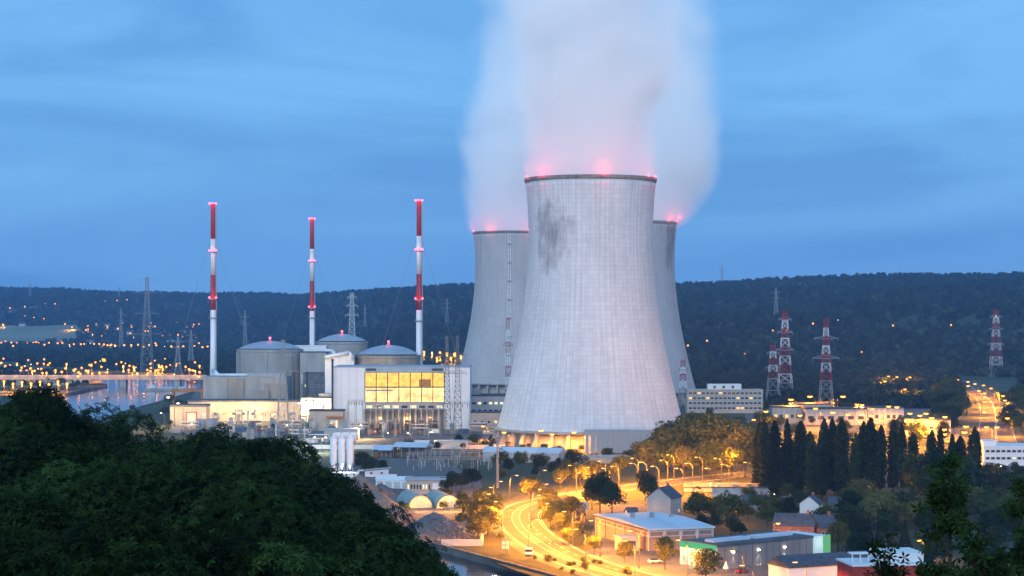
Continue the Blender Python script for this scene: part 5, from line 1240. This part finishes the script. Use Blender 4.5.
# ================================================================== SWITCHYARD, PYLONS, GANTRIES
rg = random.Random(31)
def gantry(label, xa, xb, ytop, d, mtl, group, nb=3):
    x0, x1 = xat(xa, d), xat(xb, d); h = zat(ytop, d); t = thing('switch_gantry', label, 'gantry', (x0, d, 0), 0, group); w_ = x1 - x0
    for i in range(nb):
        x = w_ * i / (nb - 1); mb = MB()
        for s_ in (-.6, .6): mb.bar((x + s_, 0, 0), (x + s_ * .5, 0, h), .13)
        k = 0
        while k < h - 2: mb.bar((x - .55, 0, k), (x + .55, 0, k + 2), .07); k += 2
        mb.build('column', mtl, t)
    mb = MB(); mb.bar((0, 0, h), (w_, 0, h), .13); mb.bar((0, 0, h - 1.2), (w_, 0, h - 1.2), .13); n = max(4, int(w_ / 2))
    for k in range(n): mb.bar((w_ * k / n, 0, h - 1.2), (w_ * (k + 1) / n, 0, h), .07)
    mb.build('beam', mtl, t)
    for k in range(nb * 2): x = w_ * (k + .5) / (nb * 2); MB().lathe([(.08, h - 3.4), (.24, h - 3.2), (.24, h - 1.5), (.08, h - 1.2)], 6, c=(x, 0)).build('insulator', BROWN, t)
for i, (xa, xb, yt, d) in enumerate(((348, 363, 400, 1310), (363, 400, 409, 1310), (400, 446, 409, 1305), (440, 470, 402, 1300), (263, 292, 412, 1255), (266, 292, 428, 1210), (395, 440, 418, 1280), (356, 396, 420, 1275))):
    gantry('grey steel switchyard gantry %s' % ['left of the glass front', 'before the left half of the glass front', 'before the right half of the glass front', 'under the green pylons', 'behind the trees, back one', 'behind the trees, front one', 'low, right before the bays', 'low, left before the bays'][i], xa, xb, yt, d, STEEL, 'switchyard gantries', 4 if xb - xa > 30 else 3)
sg_ = sorted((rg.uniform(405, 492), rg.uniform(453, 471)) for _ in range(46))
for i in range(46):
    x, y = sg_[i]; p = G(x, y); h = rg.uniform(3, 6)
    t = thing('post_insulator', 'small grey switchgear post in the dark switchyard, %s from the left' % ordn(i + 1), 'switchgear', (p.x, p.y, 0), 0, 'switchgear posts in the dark switchyard'); MB().box(-.2, .2, -.2, .2, 0, h * .55).build('stand', STEEL, t)
    MB().lathe([(.12, h * .55), (.26, h * .6), (.14, h * .7), (.26, h * .8), (.1, h)], 6).build('insulator', CONCL if i % 3 else BROWN, t); MB().bar((-1.4, 0, h), (1.4, 0, h), .07).build('busbar', STEEL, t)
for i, (xa, xb, yt, d) in enumerate(((408, 452, 452, 1050), (420, 490, 457, 1010), (440, 490, 450, 1090))):
    gantry('low steel gantry of the dark switchyard, %s' % ['left', 'front', 'back'][i], xa, xb, yt, d, STEEL, 'low switchyard gantries', 5)
pylon('grey transmission pylon with one wide arm before the left reactor', 283, 340, 1300, 0, 8.5, 2.2, [(.66, 10), (.83, 8)], 0, STEEL, .11)
pylon('left of two slim green pylons before the right end wall', 447, 336, 1290, 0, 6, 1.4, [(.62, 6), (.8, 6)], 0, STEELG, .10)
pylon('right of two slim green pylons before the right end wall', 457.5, 336, 1290, 0, 6, 1.4, [(.62, 6), (.8, 6)], 0, STEELG, .10)
pylon('shorter red and white pylon, left of the pair by the offices', 773, 345, 1700, 0, 13, 4, [(.62, 6), (.86, 5)], 5, STEEL, .2, foot=23)
pylon('tallest red and white pylon, right of the pair by the offices', 785, 311, 1850, 0, 15, 4.4, [(.55, 8), (.75, 7), (.9, 6)], 8, STEEL, .24, foot=14)
pylon('single red and white pylon standing in the lit estate', 826, 319, 1500, 0, 12, 3.0, [(.60, 10), (.80, 9)], 7, STEEL, .18, foot=28)
pylon('distant red and white pylon at the far right', 996, 310, 2400, 0, 16, 5, [(.5, 9), (.72, 8), (.9, 7)], 8, STEEL, .26, foot=18)
pylon('small red and white pylon against the right cooling tower', 683, 360, 1620, 0, 9, 3, [(.8, 4)], 4, STEEL, .24, foot=18)
pylon('red and white pylon against the beige ladder tower', 508, 318, 1640, 0, 6, 2.4, [(.7, 4)], 7, STEEL, .2, foot=6)
pylon('tall grey pylon with two arms beyond the river at the left', 147, 277, 1990, 0, 15, 2.6, [(.50, 14), (.68, 12), (.86, 15), (.97, 10)], 0, STEEL, .11)
pylon('pale grey pylon with three arms between the middle and right stacks', 352, 293, 2150, 0, 12, 3.4, [(.76, 7), (.86, 6), (.95, 5)], 0, mat('pale_steel', (.5, .52, .54), .6), .26)
for i, (x, yt, d) in enumerate([(30, 283, 6800), (119, 287, 6700), (121, 308, 4300), (245, 310, 3600), (365, 305, 4600), (722, 265, 5250), (776, 288, 3400), (447, 299, 4200), (178, 336, 2500), (191, 330, 2900)]):
    zb = max(0, hillz(xat(x, d), d)); pylon('distant thin grey pylon %s' % ['on the far left skyline', 'on the skyline left of the left stack', 'on the left slope', 'between the left and middle stacks', 'right of the pale pylon', 'on the skyline right of the towers', 'faint, above the red and white pair', 'right of the right stack', 'in the town left of the left stack', 'faint, close left of the left stack'][i], x, yt, d, zb, 9, 2, [(.7, 8), (.85, 7)], 0, STEEL, .17)
t = thing('jib_crane', 'green jib crane with orange hook block in the plant yard', 'crane', (*G(301, 447).xy, 0)); mb = MB(); lattice(mb, 0, 10, lambda z: .9, lambda z: 1.8, .12); mb.build('tower', STEELG, t); MB().bar((-1, 0, 10), (7, 0, 17), .35, n=4).build('jib', STEELG, t); MB().box(6.4, 7.4, -.5, .5, 15, 16.4).build('hook_block', mat('crane_orange', (.5, .22, .05)), t)
for i in range(3):
    p = G(336 + 8 * i, 443); t = thing('white_tank', 'small white storage tank by the dark roof, %s from the left' % ordn(i + 1), 'tank', (p.x, p.y + 10, 0), 0, 'small white tanks'); cyl(1.9, 0, 6.0, 20).build('shell', WHITE, t); MB().lathe([(1.9, 6), (1.0, 6.6), (.05, 6.8)], 20).build('lid', STEEL, t)
for i in range(2):
    p = G(201 + 10 * i, 430); t = thing('grey_tank', ('left' if i == 0 else 'right') + ' ribbed grey tank before the service building', 'tank', (p.x, p.y, 0), 0, 'ribbed grey tanks'); cyl(3.1, 0, 7.5, 24).build('shell', STEEL, t)
    for a in range(16): MB().box(3.05, 3.25, -.1, .1, 0, 7.4).build('rib', CONCL, t, (0, 0, 0), a * PI / 8)
t, w_, h = bld('flat_store', 'low store with dark blue flat roof behind the silos', 'building', 324, 358, 429, 1240, 14, CONCL, DOME, rt=.8, ov=.5)
windows(t, -w_ / 2, w_ / 2, 5, h * .3, 1.6, 1.4, GLASSD, E_WINW, .4)
fw = MB(); t = thing('boundary_wall', 'long low concrete boundary wall between plant and works yard', 'wall', (*G(295, 449).xy, 0))
for i in range(24): MB().box(i * 5.2, i * 5.2 + 5.1, 0, .25, 0, 2.4).build('wall_panel', CONCL, t)

# ================================================================== BRIDGE, BARGE, FAR TOWN
db = 2180; t = thing('road_bridge', 'long flat lit road bridge over the river at the left', 'bridge', (0, db, 0))
MB().box(xat(-60, db), xat(206, db), -7, 7, 6.2, 9.6).build('deck', CONC, t)
for s_ in (-7.2, 7.0): MB().box(xat(-60, db), xat(206, db), s_, s_ + .2, 9.62, 10.9).build('parapet', CONC, t)
for x in (20, 70, 124, 178): MB().box(xat(x, db) - 3, xat(x, db) + 3, -5, 5, -8, 6.2).build('pier', CONC, t)
bl = [(rf.uniform(0, 200), 374.0) for i in range(1)]
for i in range(16):
    x = 2 + 12.9 * i; X_ = xat(x, db); street_lamp(x, 370.5 + rf.uniform(-1.5, .8), 'orange lamp on the river bridge, %s from the left' % ordn(i + 1), 'lamps on the bridge', hh=9, power=10000, d=db - 9, zb=zat(370.5, db) - 9, yaw=-PI / 2)
RL = cat_rom([G(-40, 396), G(20, 395), G(48, 392), G(70, 387.5), G(90, 381)], 6); struct('riverside_road', ribbon(RL, -6, 6, .03), ASPH)
far_row([(4 + 9 * i, 381.5 + .35 * (i % 3) + (2.2 if i % 2 else 0)) for i in range(8)], 'orange lamp along the riverside road left of the bridge', 'lamps of the riverside road', flat, 1, 90000)
t = thing('barge', 'long pale barge moored under the far end of the bridge', 'boat', (xat(168, 2080), 2080, -1.9)); MB().add([(-22, -3, 0), (22, -3, 0), (26, 0, .4), (22, 3, 0), (-22, 3, 0), (-22, -3.4, 2.4), (23, -3.4, 2.6), (28, 0, 3), (23, 3.4, 2.6), (-22, 3.4, 2.4)], [(4, 3, 2, 1, 0), (5, 6, 7, 8, 9), (0, 1, 6, 5), (1, 2, 7, 6), (2, 3, 8, 7), (3, 4, 9, 8), (4, 0, 5, 9)]).build('hull', CONC, t); MB().box(-20, -13, -2.4, 2.4, 2.42, 6).build('wheelhouse', WHITE, t); MB().box(-11, 19, -2.6, 2.6, 2.42, 3.6).build('hold_cover', ROOFB, t)
t = thing('gantry_crane', 'orange steel gantry crane on the river bank by the concrete block', 'crane', (xat(188, 1760), 1760, 0)); OR = mat('gantry_orange', (.55, .16, .03), .6)
for x in (-12.5, 12.5):
    for y in (-3, 3): MB().box(x - .6, x + .6, y - .5, y + .5, 0, 9.5).build('leg', OR, t)
MB().box(-14, 14, -1, 1, 9.5, 11.6).build('girder', OR, t); MB().box(-14, -9, -1.6, 1.6, 11.62, 14).build('cab', STEEL, t)
hs = [(rf.uniform(0, 200), rf.uniform(374, 386)) for i in range(22)]
for i, (x, y) in enumerate(sorted(hs)):
    p = G(x, y)
    if abs(p.x - bankx(p.y) + 59) < 75: continue
    house('small town house by the lamps beyond the bridge, %s from the left' % ordn(i + 1), x, y, rf.uniform(8, 15), rf.uniform(4, 6.5), 3.2, rnd.choice((CREAM, WHITE, BRICK)), SLATE, rf.uniform(-.6, .6), 10, 'town houses beyond the bridge', chim=False, lit=.3, nw=2)
for i, (x, y) in enumerate([(12, 311.5), (33, 307), (22, 323), (108, 325), (118, 329), (60, 339), (90, 339), (142, 330), (152, 326), (160, 333), (175, 326), (182, 331), (130, 331), (170, 338)]):
    d = slope(x, y) if y < 336 else 4900; z = max(0, hillz(xat(x, d), d)); t = thing('house', 'pale far cottage on the left slopes, %s from the left' % ordn(sorted([q[0] for q in [(12, 0), (33, 0), (22, 0), (108, 0), (118, 0), (60, 0), (90, 0), (142, 0), (152, 0), (160, 0), (175, 0), (182, 0), (130, 0), (170, 0)]]).index(x) + 1), 'house', (xat(x, d), d, z - 1), rf.uniform(-.5, .5), 'far cottages')
    MB().box(-9, 9, 0, 10, 0, 8).build('wall', WHITE if i % 2 else CREAM, t); MB().add([(-10, -1, 8), (10, -1, 8), (10, 11, 8), (-10, 11, 8), (-10, 5, 12.5), (10, 5, 12.5)], [(0, 1, 5, 4), (2, 3, 4, 5), (0, 4, 3), (1, 2, 5), (3, 2, 1, 0)]).build('roof', SLATE, t)
# pale field on the far slope
fl = MB(); vs = []; us = list(range(-60, 82, 6)); dd = list(range(4960, 5720, 40))
for d in dd:
    for u in us: X_ = xat(u, d); vs.append((X_, d, hillz(X_, d) + 1.2))
fl.add(vs, [(j * len(us) + i, j * len(us) + i + 1, (j + 1) * len(us) + i + 1, (j + 1) * len(us) + i) for j in range(len(dd) - 1) for i in range(len(us) - 1)], 0, True)
struct('field', fl, mat('stubble_field', (.20, .20, .13), 1, .1, .004))

# ================================================================== MID-GROUND TREES
rt = random.Random(77)
def scatter(n, x0, x1, y0, y1, t0, t1): return [(rt.uniform(x0, x1), (yb := rt.uniform(y0, y1)), yb - rt.uniform(t0, t1)) for _ in range(n)]
trees('poplar', [(754 + 6.1 * i + rt.uniform(-3, 3), rt.uniform(486, 503), rt.uniform(417, 438)) for i in range(21)], 'tall dark poplar in the dense row before the lit estate', 'poplars of the dense row', .92)
trees('poplar', [(x, 492, t_) for x, t_ in ((880, 425), (893, 421), (904, 424), (912, 432), (930, 430), (939, 426), (953, 434), (962, 436), (970, 427), (979, 431))], 'tall dark poplar in the thin right group before the lit road', 'poplars of the thin right group', .9)
trees(['round', 'pale'], [(x, y, t_) for x, y, t_ in ((648, 474, 440), (662, 472, 426), (676, 470, 418), (690, 468, 415), (703, 470, 414), (716, 468, 415), (729, 470, 419), (741, 471, 424), (668, 476, 444), (684, 477, 446), (700, 476, 442), (716, 478, 445), (732, 476, 440), (745, 477, 438))], 'big broadleaf tree glowing orange behind the far road lamps', 'big lamp-lit trees right of the near tower', 1.0)
trees(['dark', 'round'], scatter(14, 500, 575, 468, 482, 10, 20), 'dark tree in the belt left behind the road bend', 'dark belt behind the road bend', 1.0)
trees('pale', [(x, y, t_) for x, y, t_ in ((531, 502, 476), (567, 484, 462), (580, 486, 464), (593, 482, 460), (612, 480, 462), (560, 488, 468), (622, 476, 455))], 'orange lit tree along the far side of the road bend', 'lit trees along the road bend', 1.05)  # pale kind along the road: lamplight put into the leaf colour
trees('pale', [(549, 510, 488), (556, 522, 498), (551, 528, 505), (562, 534, 512), (571, 520, 496), (545, 516, 497), (575, 541, 522), (568, 545, 527)], 'bright orange tree inside the road bend', 'trees inside the road bend', 1.1)
trees('pale', [(484, 514, 488), (492, 520, 493), (480, 530, 500), (488, 535, 506), (478, 541, 515), (470, 520, 498), (463, 528, 512)], 'bright orange tree outside the bend next to the stone heap', 'trees outside the road bend', 1.05)
trees('dark', [(600, 513, 472), (612, 515, 482), (592, 510, 480)], 'big dark ragged tree between the road and the warehouse', 'dark trees behind the warehouse', .95)
trees('dark', [(645, 501, 470), (652, 505, 476)], 'thin dark tree beside the pale yard', 'thin dark trees by the pale yard', .7)
trees('pale', [(594, 555, 535)], 'round orange ball tree left before the warehouse', None, 1.0)
trees('pale', [(625, 563, 541)], 'round orange ball tree right before the warehouse', None, 1.0)
trees('pale', [(665, 570, 536)], 'large lamp-lit tree left of the store entrance', None, .85)
trees('pale', [(706, 581, 548)], 'large lamp-lit tree right of the store entrance', None, 1.0)
trees('pale', [(548, 565, 554), (585, 572, 561), (501, 541, 531), (627, 577, 566)], 'tiny young tree on the road verge', 'tiny young verge trees', 1.0)
trees('bush', scatter(16, 480, 600, 556, 574, 3, 6) , 'small bush on the road verge', 'verge bushes', 1.0)
trees('round', [(698, 524, 490), (727, 527, 492), (718, 524, 500), (738, 520, 497)], 'green tree beside the stone house', 'trees beside the stone house', 1.05)
trees('dark', scatter(9, 690, 770, 530, 537, 10, 20), 'dark garden tree behind the retail store', 'garden trees behind the store', 1.2)
trees(['dark', 'round'], scatter(10, 745, 800, 500, 526, 14, 24), 'dark tree below the poplar row', 'trees below the poplar row', 1.2)
trees('round', [(826, 533, 505)], 'round green tree by the brick house', None, 1.3)
trees('willow', [(838, 551, 520)], 'pale weeping willow right of the brick house', None, 1.15)
trees('conifer', [(855, 545, 513), (868, 548, 517), (879, 552, 520), (892, 556, 528), (935, 545, 500), (905, 552, 520)], 'dark conifer in the gardens right of the willow', 'conifers right of the willow', 1.1)
trees(['dark', 'round', 'pale', 'dark'], scatter(46, 845, 1030, 500, 545, 20, 36), 'dark broadleaf tree of the right hand gardens', 'trees of the right hand gardens', 1.15)
trees(['round', 'dark'], scatter(10, 910, 965, 500, 512, 40, 55), 'taller dark tree right behind the gardens', 'taller trees behind the gardens', .95)
trees(['dark'], scatter(14, 860, 1030, 552, 572, 16, 30), 'low dark tree at the bottom right', 'low trees at the bottom right', 1.2)
trees('dark', scatter(16, 985, 1030, 474, 500, 8, 17), 'dark tree below the white school', 'trees below the school', 1.1)
trees(['round', 'dark'], scatter(24, 745, 965, 424, 446, 8, 20), 'dark tree between the estate and the poplars', 'trees between estate and poplars', 1.2)
trees(['round', 'dark'], scatter(18, 640, 760, 440, 462, 16, 30), 'dark green tree at the right foot of the near tower', 'trees right of the near tower foot', 1.2)
trees(['round', 'dark'], scatter(16, 1006, 1040, 402, 450, 16, 30) + scatter(16, 930, 962, 396, 436, 12, 24), 'dark tree lining the climbing road', 'trees lining the climbing road', 1.2)
trees(['round', 'dark'], scatter(9, 690, 775, 407, 418, 8, 15), 'small tree before the office building', 'trees before the offices', 1.1)
trees('bush', scatter(40, 500, 640, 450, 464, 4, 9), 'dark bush at the foot of the near tower', 'bushes at the near tower foot', 1.2)
trees(['dark', 'bush'], scatter(16, 395, 500, 443, 452, 5, 11), 'dark shrub along the plant fence', 'shrubs along the plant fence', 1.2)
trees('dark', [(361, 473, 452), (370, 476, 457), (383, 471, 460), (452, 492, 472), (462, 490, 474), (446, 494, 477), (472, 488, 468)], 'dark tree in the works yard', 'trees in the works yard', 1.2)
trees(['bush', 'round'], scatter(18, 395, 475, 498, 515, 5, 11), 'bush around the polytunnels', 'bushes around the polytunnels', 1.1)
trees(['dark', 'round'], scatter(18, 128, 200, 402, 434, 6, 13), 'shrub on the river bank by the plant', 'shrubs on the river bank', 1.2)
trees(['dark', 'round'], scatter(7, 236, 345, 427, 436, 6, 12), 'small tree in the plant yard', 'trees in the plant yard', 1.0)
trees(['dark', 'round'], scatter(26, 0, 120, 385, 398, 4, 9), 'small dark tree on the left river bank', 'trees on the left river bank', 1.3)
trees(['dark', 'round'], scatter(16, 405, 465, 376, 386, 14, 22), 'tree on the lit bank behind the turbine hall', 'trees on the lit bank', 1.3)

# ================================================================== CLUTTER OF THE PLANT YARD
rg = random.Random(55)
spots = [(x, y) for x, y in [(176, 433), (190, 431), (222, 430), (231, 428), (241, 431), (252, 429), (262, 431), (272, 428), (283, 432), (292, 430), (306, 433), (314, 431), (322, 436), (298, 440), (310, 443), (345, 432), (352, 430), (360, 432), (372, 434), (384, 433), (396, 434), (420, 434), (434, 433), (452, 434), (464, 433), (478, 432), (488, 434), (232, 436), (247, 437), (318, 445)]]
NM = {0: ('container', 'container'), 1: ('pipe_rack', 'pipe rack'), 2: ('cabin', 'cabin'), 3: ('process_tank', 'tank')}
CM = [WHITE, CREAM, mat('container_blue', (.06, .12, .25), .6), mat('container_rust', (.30, .10, .05), .7), CONCL]
cnt = {}
for i, (x, y) in enumerate(spots):
    p = G(x, y); k = i % 4; nm, ct = NM[k]; cnt[k] = cnt.get(k, 0) + 1
    t = thing(nm, '%s in the lit plant yard, %s from the left' % (['small shipping container', 'steel pipe rack with pale pipes', 'flat roofed site cabin', 'upright process tank'][k], ordn(cnt[k])), ct, (p.x, p.y, 0), rg.uniform(-.3, .3), '%ss in the plant yard' % ct)
    if k == 0:
        m = rg.choice(CM); MB().box(-3, 3, 0, 2.4, .15, 2.75).build('body', m, t)
        c = MB()
        for q in range(12): c.box(-2.9 + q * .5, -2.7 + q * .5, -.07, -.005, .3, 2.6)
        c.build('corrugation', m, t)
    elif k == 1:
        for q in (-5, 0, 5): MB().box(q - .15, q + .15, 0, .3, 0, 6).build('post', STEEL, t)
        for z in (4, 5, 6.2): MB().bar((-6, .15, z), (6, .15, z), .32, n=8).build('pipe', WHITE if z != 5 else mat('rust_pipe', (.3, .13, .06), .7), t)
        MB().box(-5.2, 5.2, -.6, .9, 3.4, 3.6).build('shelf', STEEL, t)
    elif k == 2:
        MB().box(-3.5, 3.5, 0, 4, 0, 3).build('wall', rg.choice(CM), t); MB().box(-3.8, 3.8, -.3, 4.3, 3.003, 3.3).build('roof', DARK, t); windows(t, -3.3, 3.3, 3, 1.1, 1.2, 1.1, E_WINW, GLASSD, .5)
    else:
        cyl(1.5, 0, 6.5, 18).build('shell', CONCL if i % 8 < 4 else STEEL, t); MB().lathe([(1.5, 6.5), (.9, 7.1), (.05, 7.3)], 18).build('dome', STEEL, t); MB().bar((1.7, 0, 0), (1.7, 0, 7), .12).build('riser_pipe', WHITE, t)

for i, (x, y, pw) in enumerate([(760, 441, 26000), (768, 452, 20000), (781, 446, 30000), (797, 448, 20000), (812, 438, 26000), (838, 452, 22000), (853, 442, 28000), (873, 448, 24000), (884, 440, 36000), (899, 452, 22000), (917, 443, 30000), (925, 436, 30000), (936, 446, 26000), (948, 441, 30000), (957, 449, 22000)]):
    street_lamp(x, y, 'orange lamp shining between the poplars, %s from the left' % ordn(i + 1), 'lamps behind the poplars', hh=8, power=pw, lens=LB, omni=True)
rg = random.Random(91)
sp_ = sorted((rg.uniform(205, 332), rg.uniform(424, 446)) for _ in range(22)); cn = [0, 0, 0]
for i, (x, y) in enumerate(sp_):
    p = G(x, y); k = i % 3; cn[k] += 1; h = rg.uniform(6, 14)
    t = thing(['steel_frame', 'vent_stack', 'transformer_unit'][k], ['open steel process frame in the crowded plant yard', 'thin pale vent stack in the crowded plant yard', 'boxy grey transformer unit in the crowded plant yard'][k] + ', %s from the left' % ordn(cn[k]), ['frame', 'vent stack', 'transformer'][k], (p.x, p.y, 0), rg.uniform(-.4, .4), ['process frames', 'vent stacks', 'transformer units'][k] + ' in the plant yard')
    if k == 0:
        mb = MB(); lattice(mb, 0, h, lambda z: 2.2, lambda z: 3.2, .11); mb.build('frame', STEEL, t)
        for q in range(1, int(h / 3.2) + 1): MB().box(-2.4, 2.4, -2.4, 2.4, q * 3.2 - .1, q * 3.2 + .1).build('deck', STEEL, t)
        cyl(1.2, .2, h * .7, 12).build('vessel', CONCL, t)
    elif k == 1: cyl(.45, 0, h, 10).build('pipe', CONCL, t); MB().lathe([(.7, h), (.7, h + .9), (.1, h + 1.4)], 10).build('cowl', STEEL, t); MB().box(-1.2, 1.2, -.9, .9, 0, 1.6).build('base', CONC, t)
    else:
        MB().box(-2, 2, -1.4, 1.4, .3, 3.6).build('tank', STEEL, t); MB().bar((-1.6, 0, 4.6), (1.6, 0, 4.6), .45, n=10).build('conservator', STEEL, t)
        for q in (-1.2, 0, 1.2): MB().lathe([(.2, 3.6), (.32, 4.2), (.18, 4.8), (.05, 6)], 8, c=(q, .6)).build('bushing', BROWN, t)

# ------------------------------------------------------------------ haze
hm = bpy.data.materials.new('haze'); hm.use_nodes = True
hm.node_tree.nodes.clear()
hv = hm.node_tree.nodes.new('ShaderNodeVolumePrincipled'); ho = hm.node_tree.nodes.new('ShaderNodeOutputMaterial')
hv.inputs["Color"].default_value = (0.30, 0.58, 1.0, 1); hv.inputs['Density'].default_value = 7e-5; hv.inputs['Anisotropy'].default_value = 0.2
hm.node_tree.links.new(hv.outputs[0], ho.inputs['Volume'])
hz = MB().box(-15000, 15000, -7000, 15000, -12, 600).build('haze', hm)
hz['kind'] = 'stuff'; tag(hz, 'thin blue evening haze lying over the whole valley', 'haze')
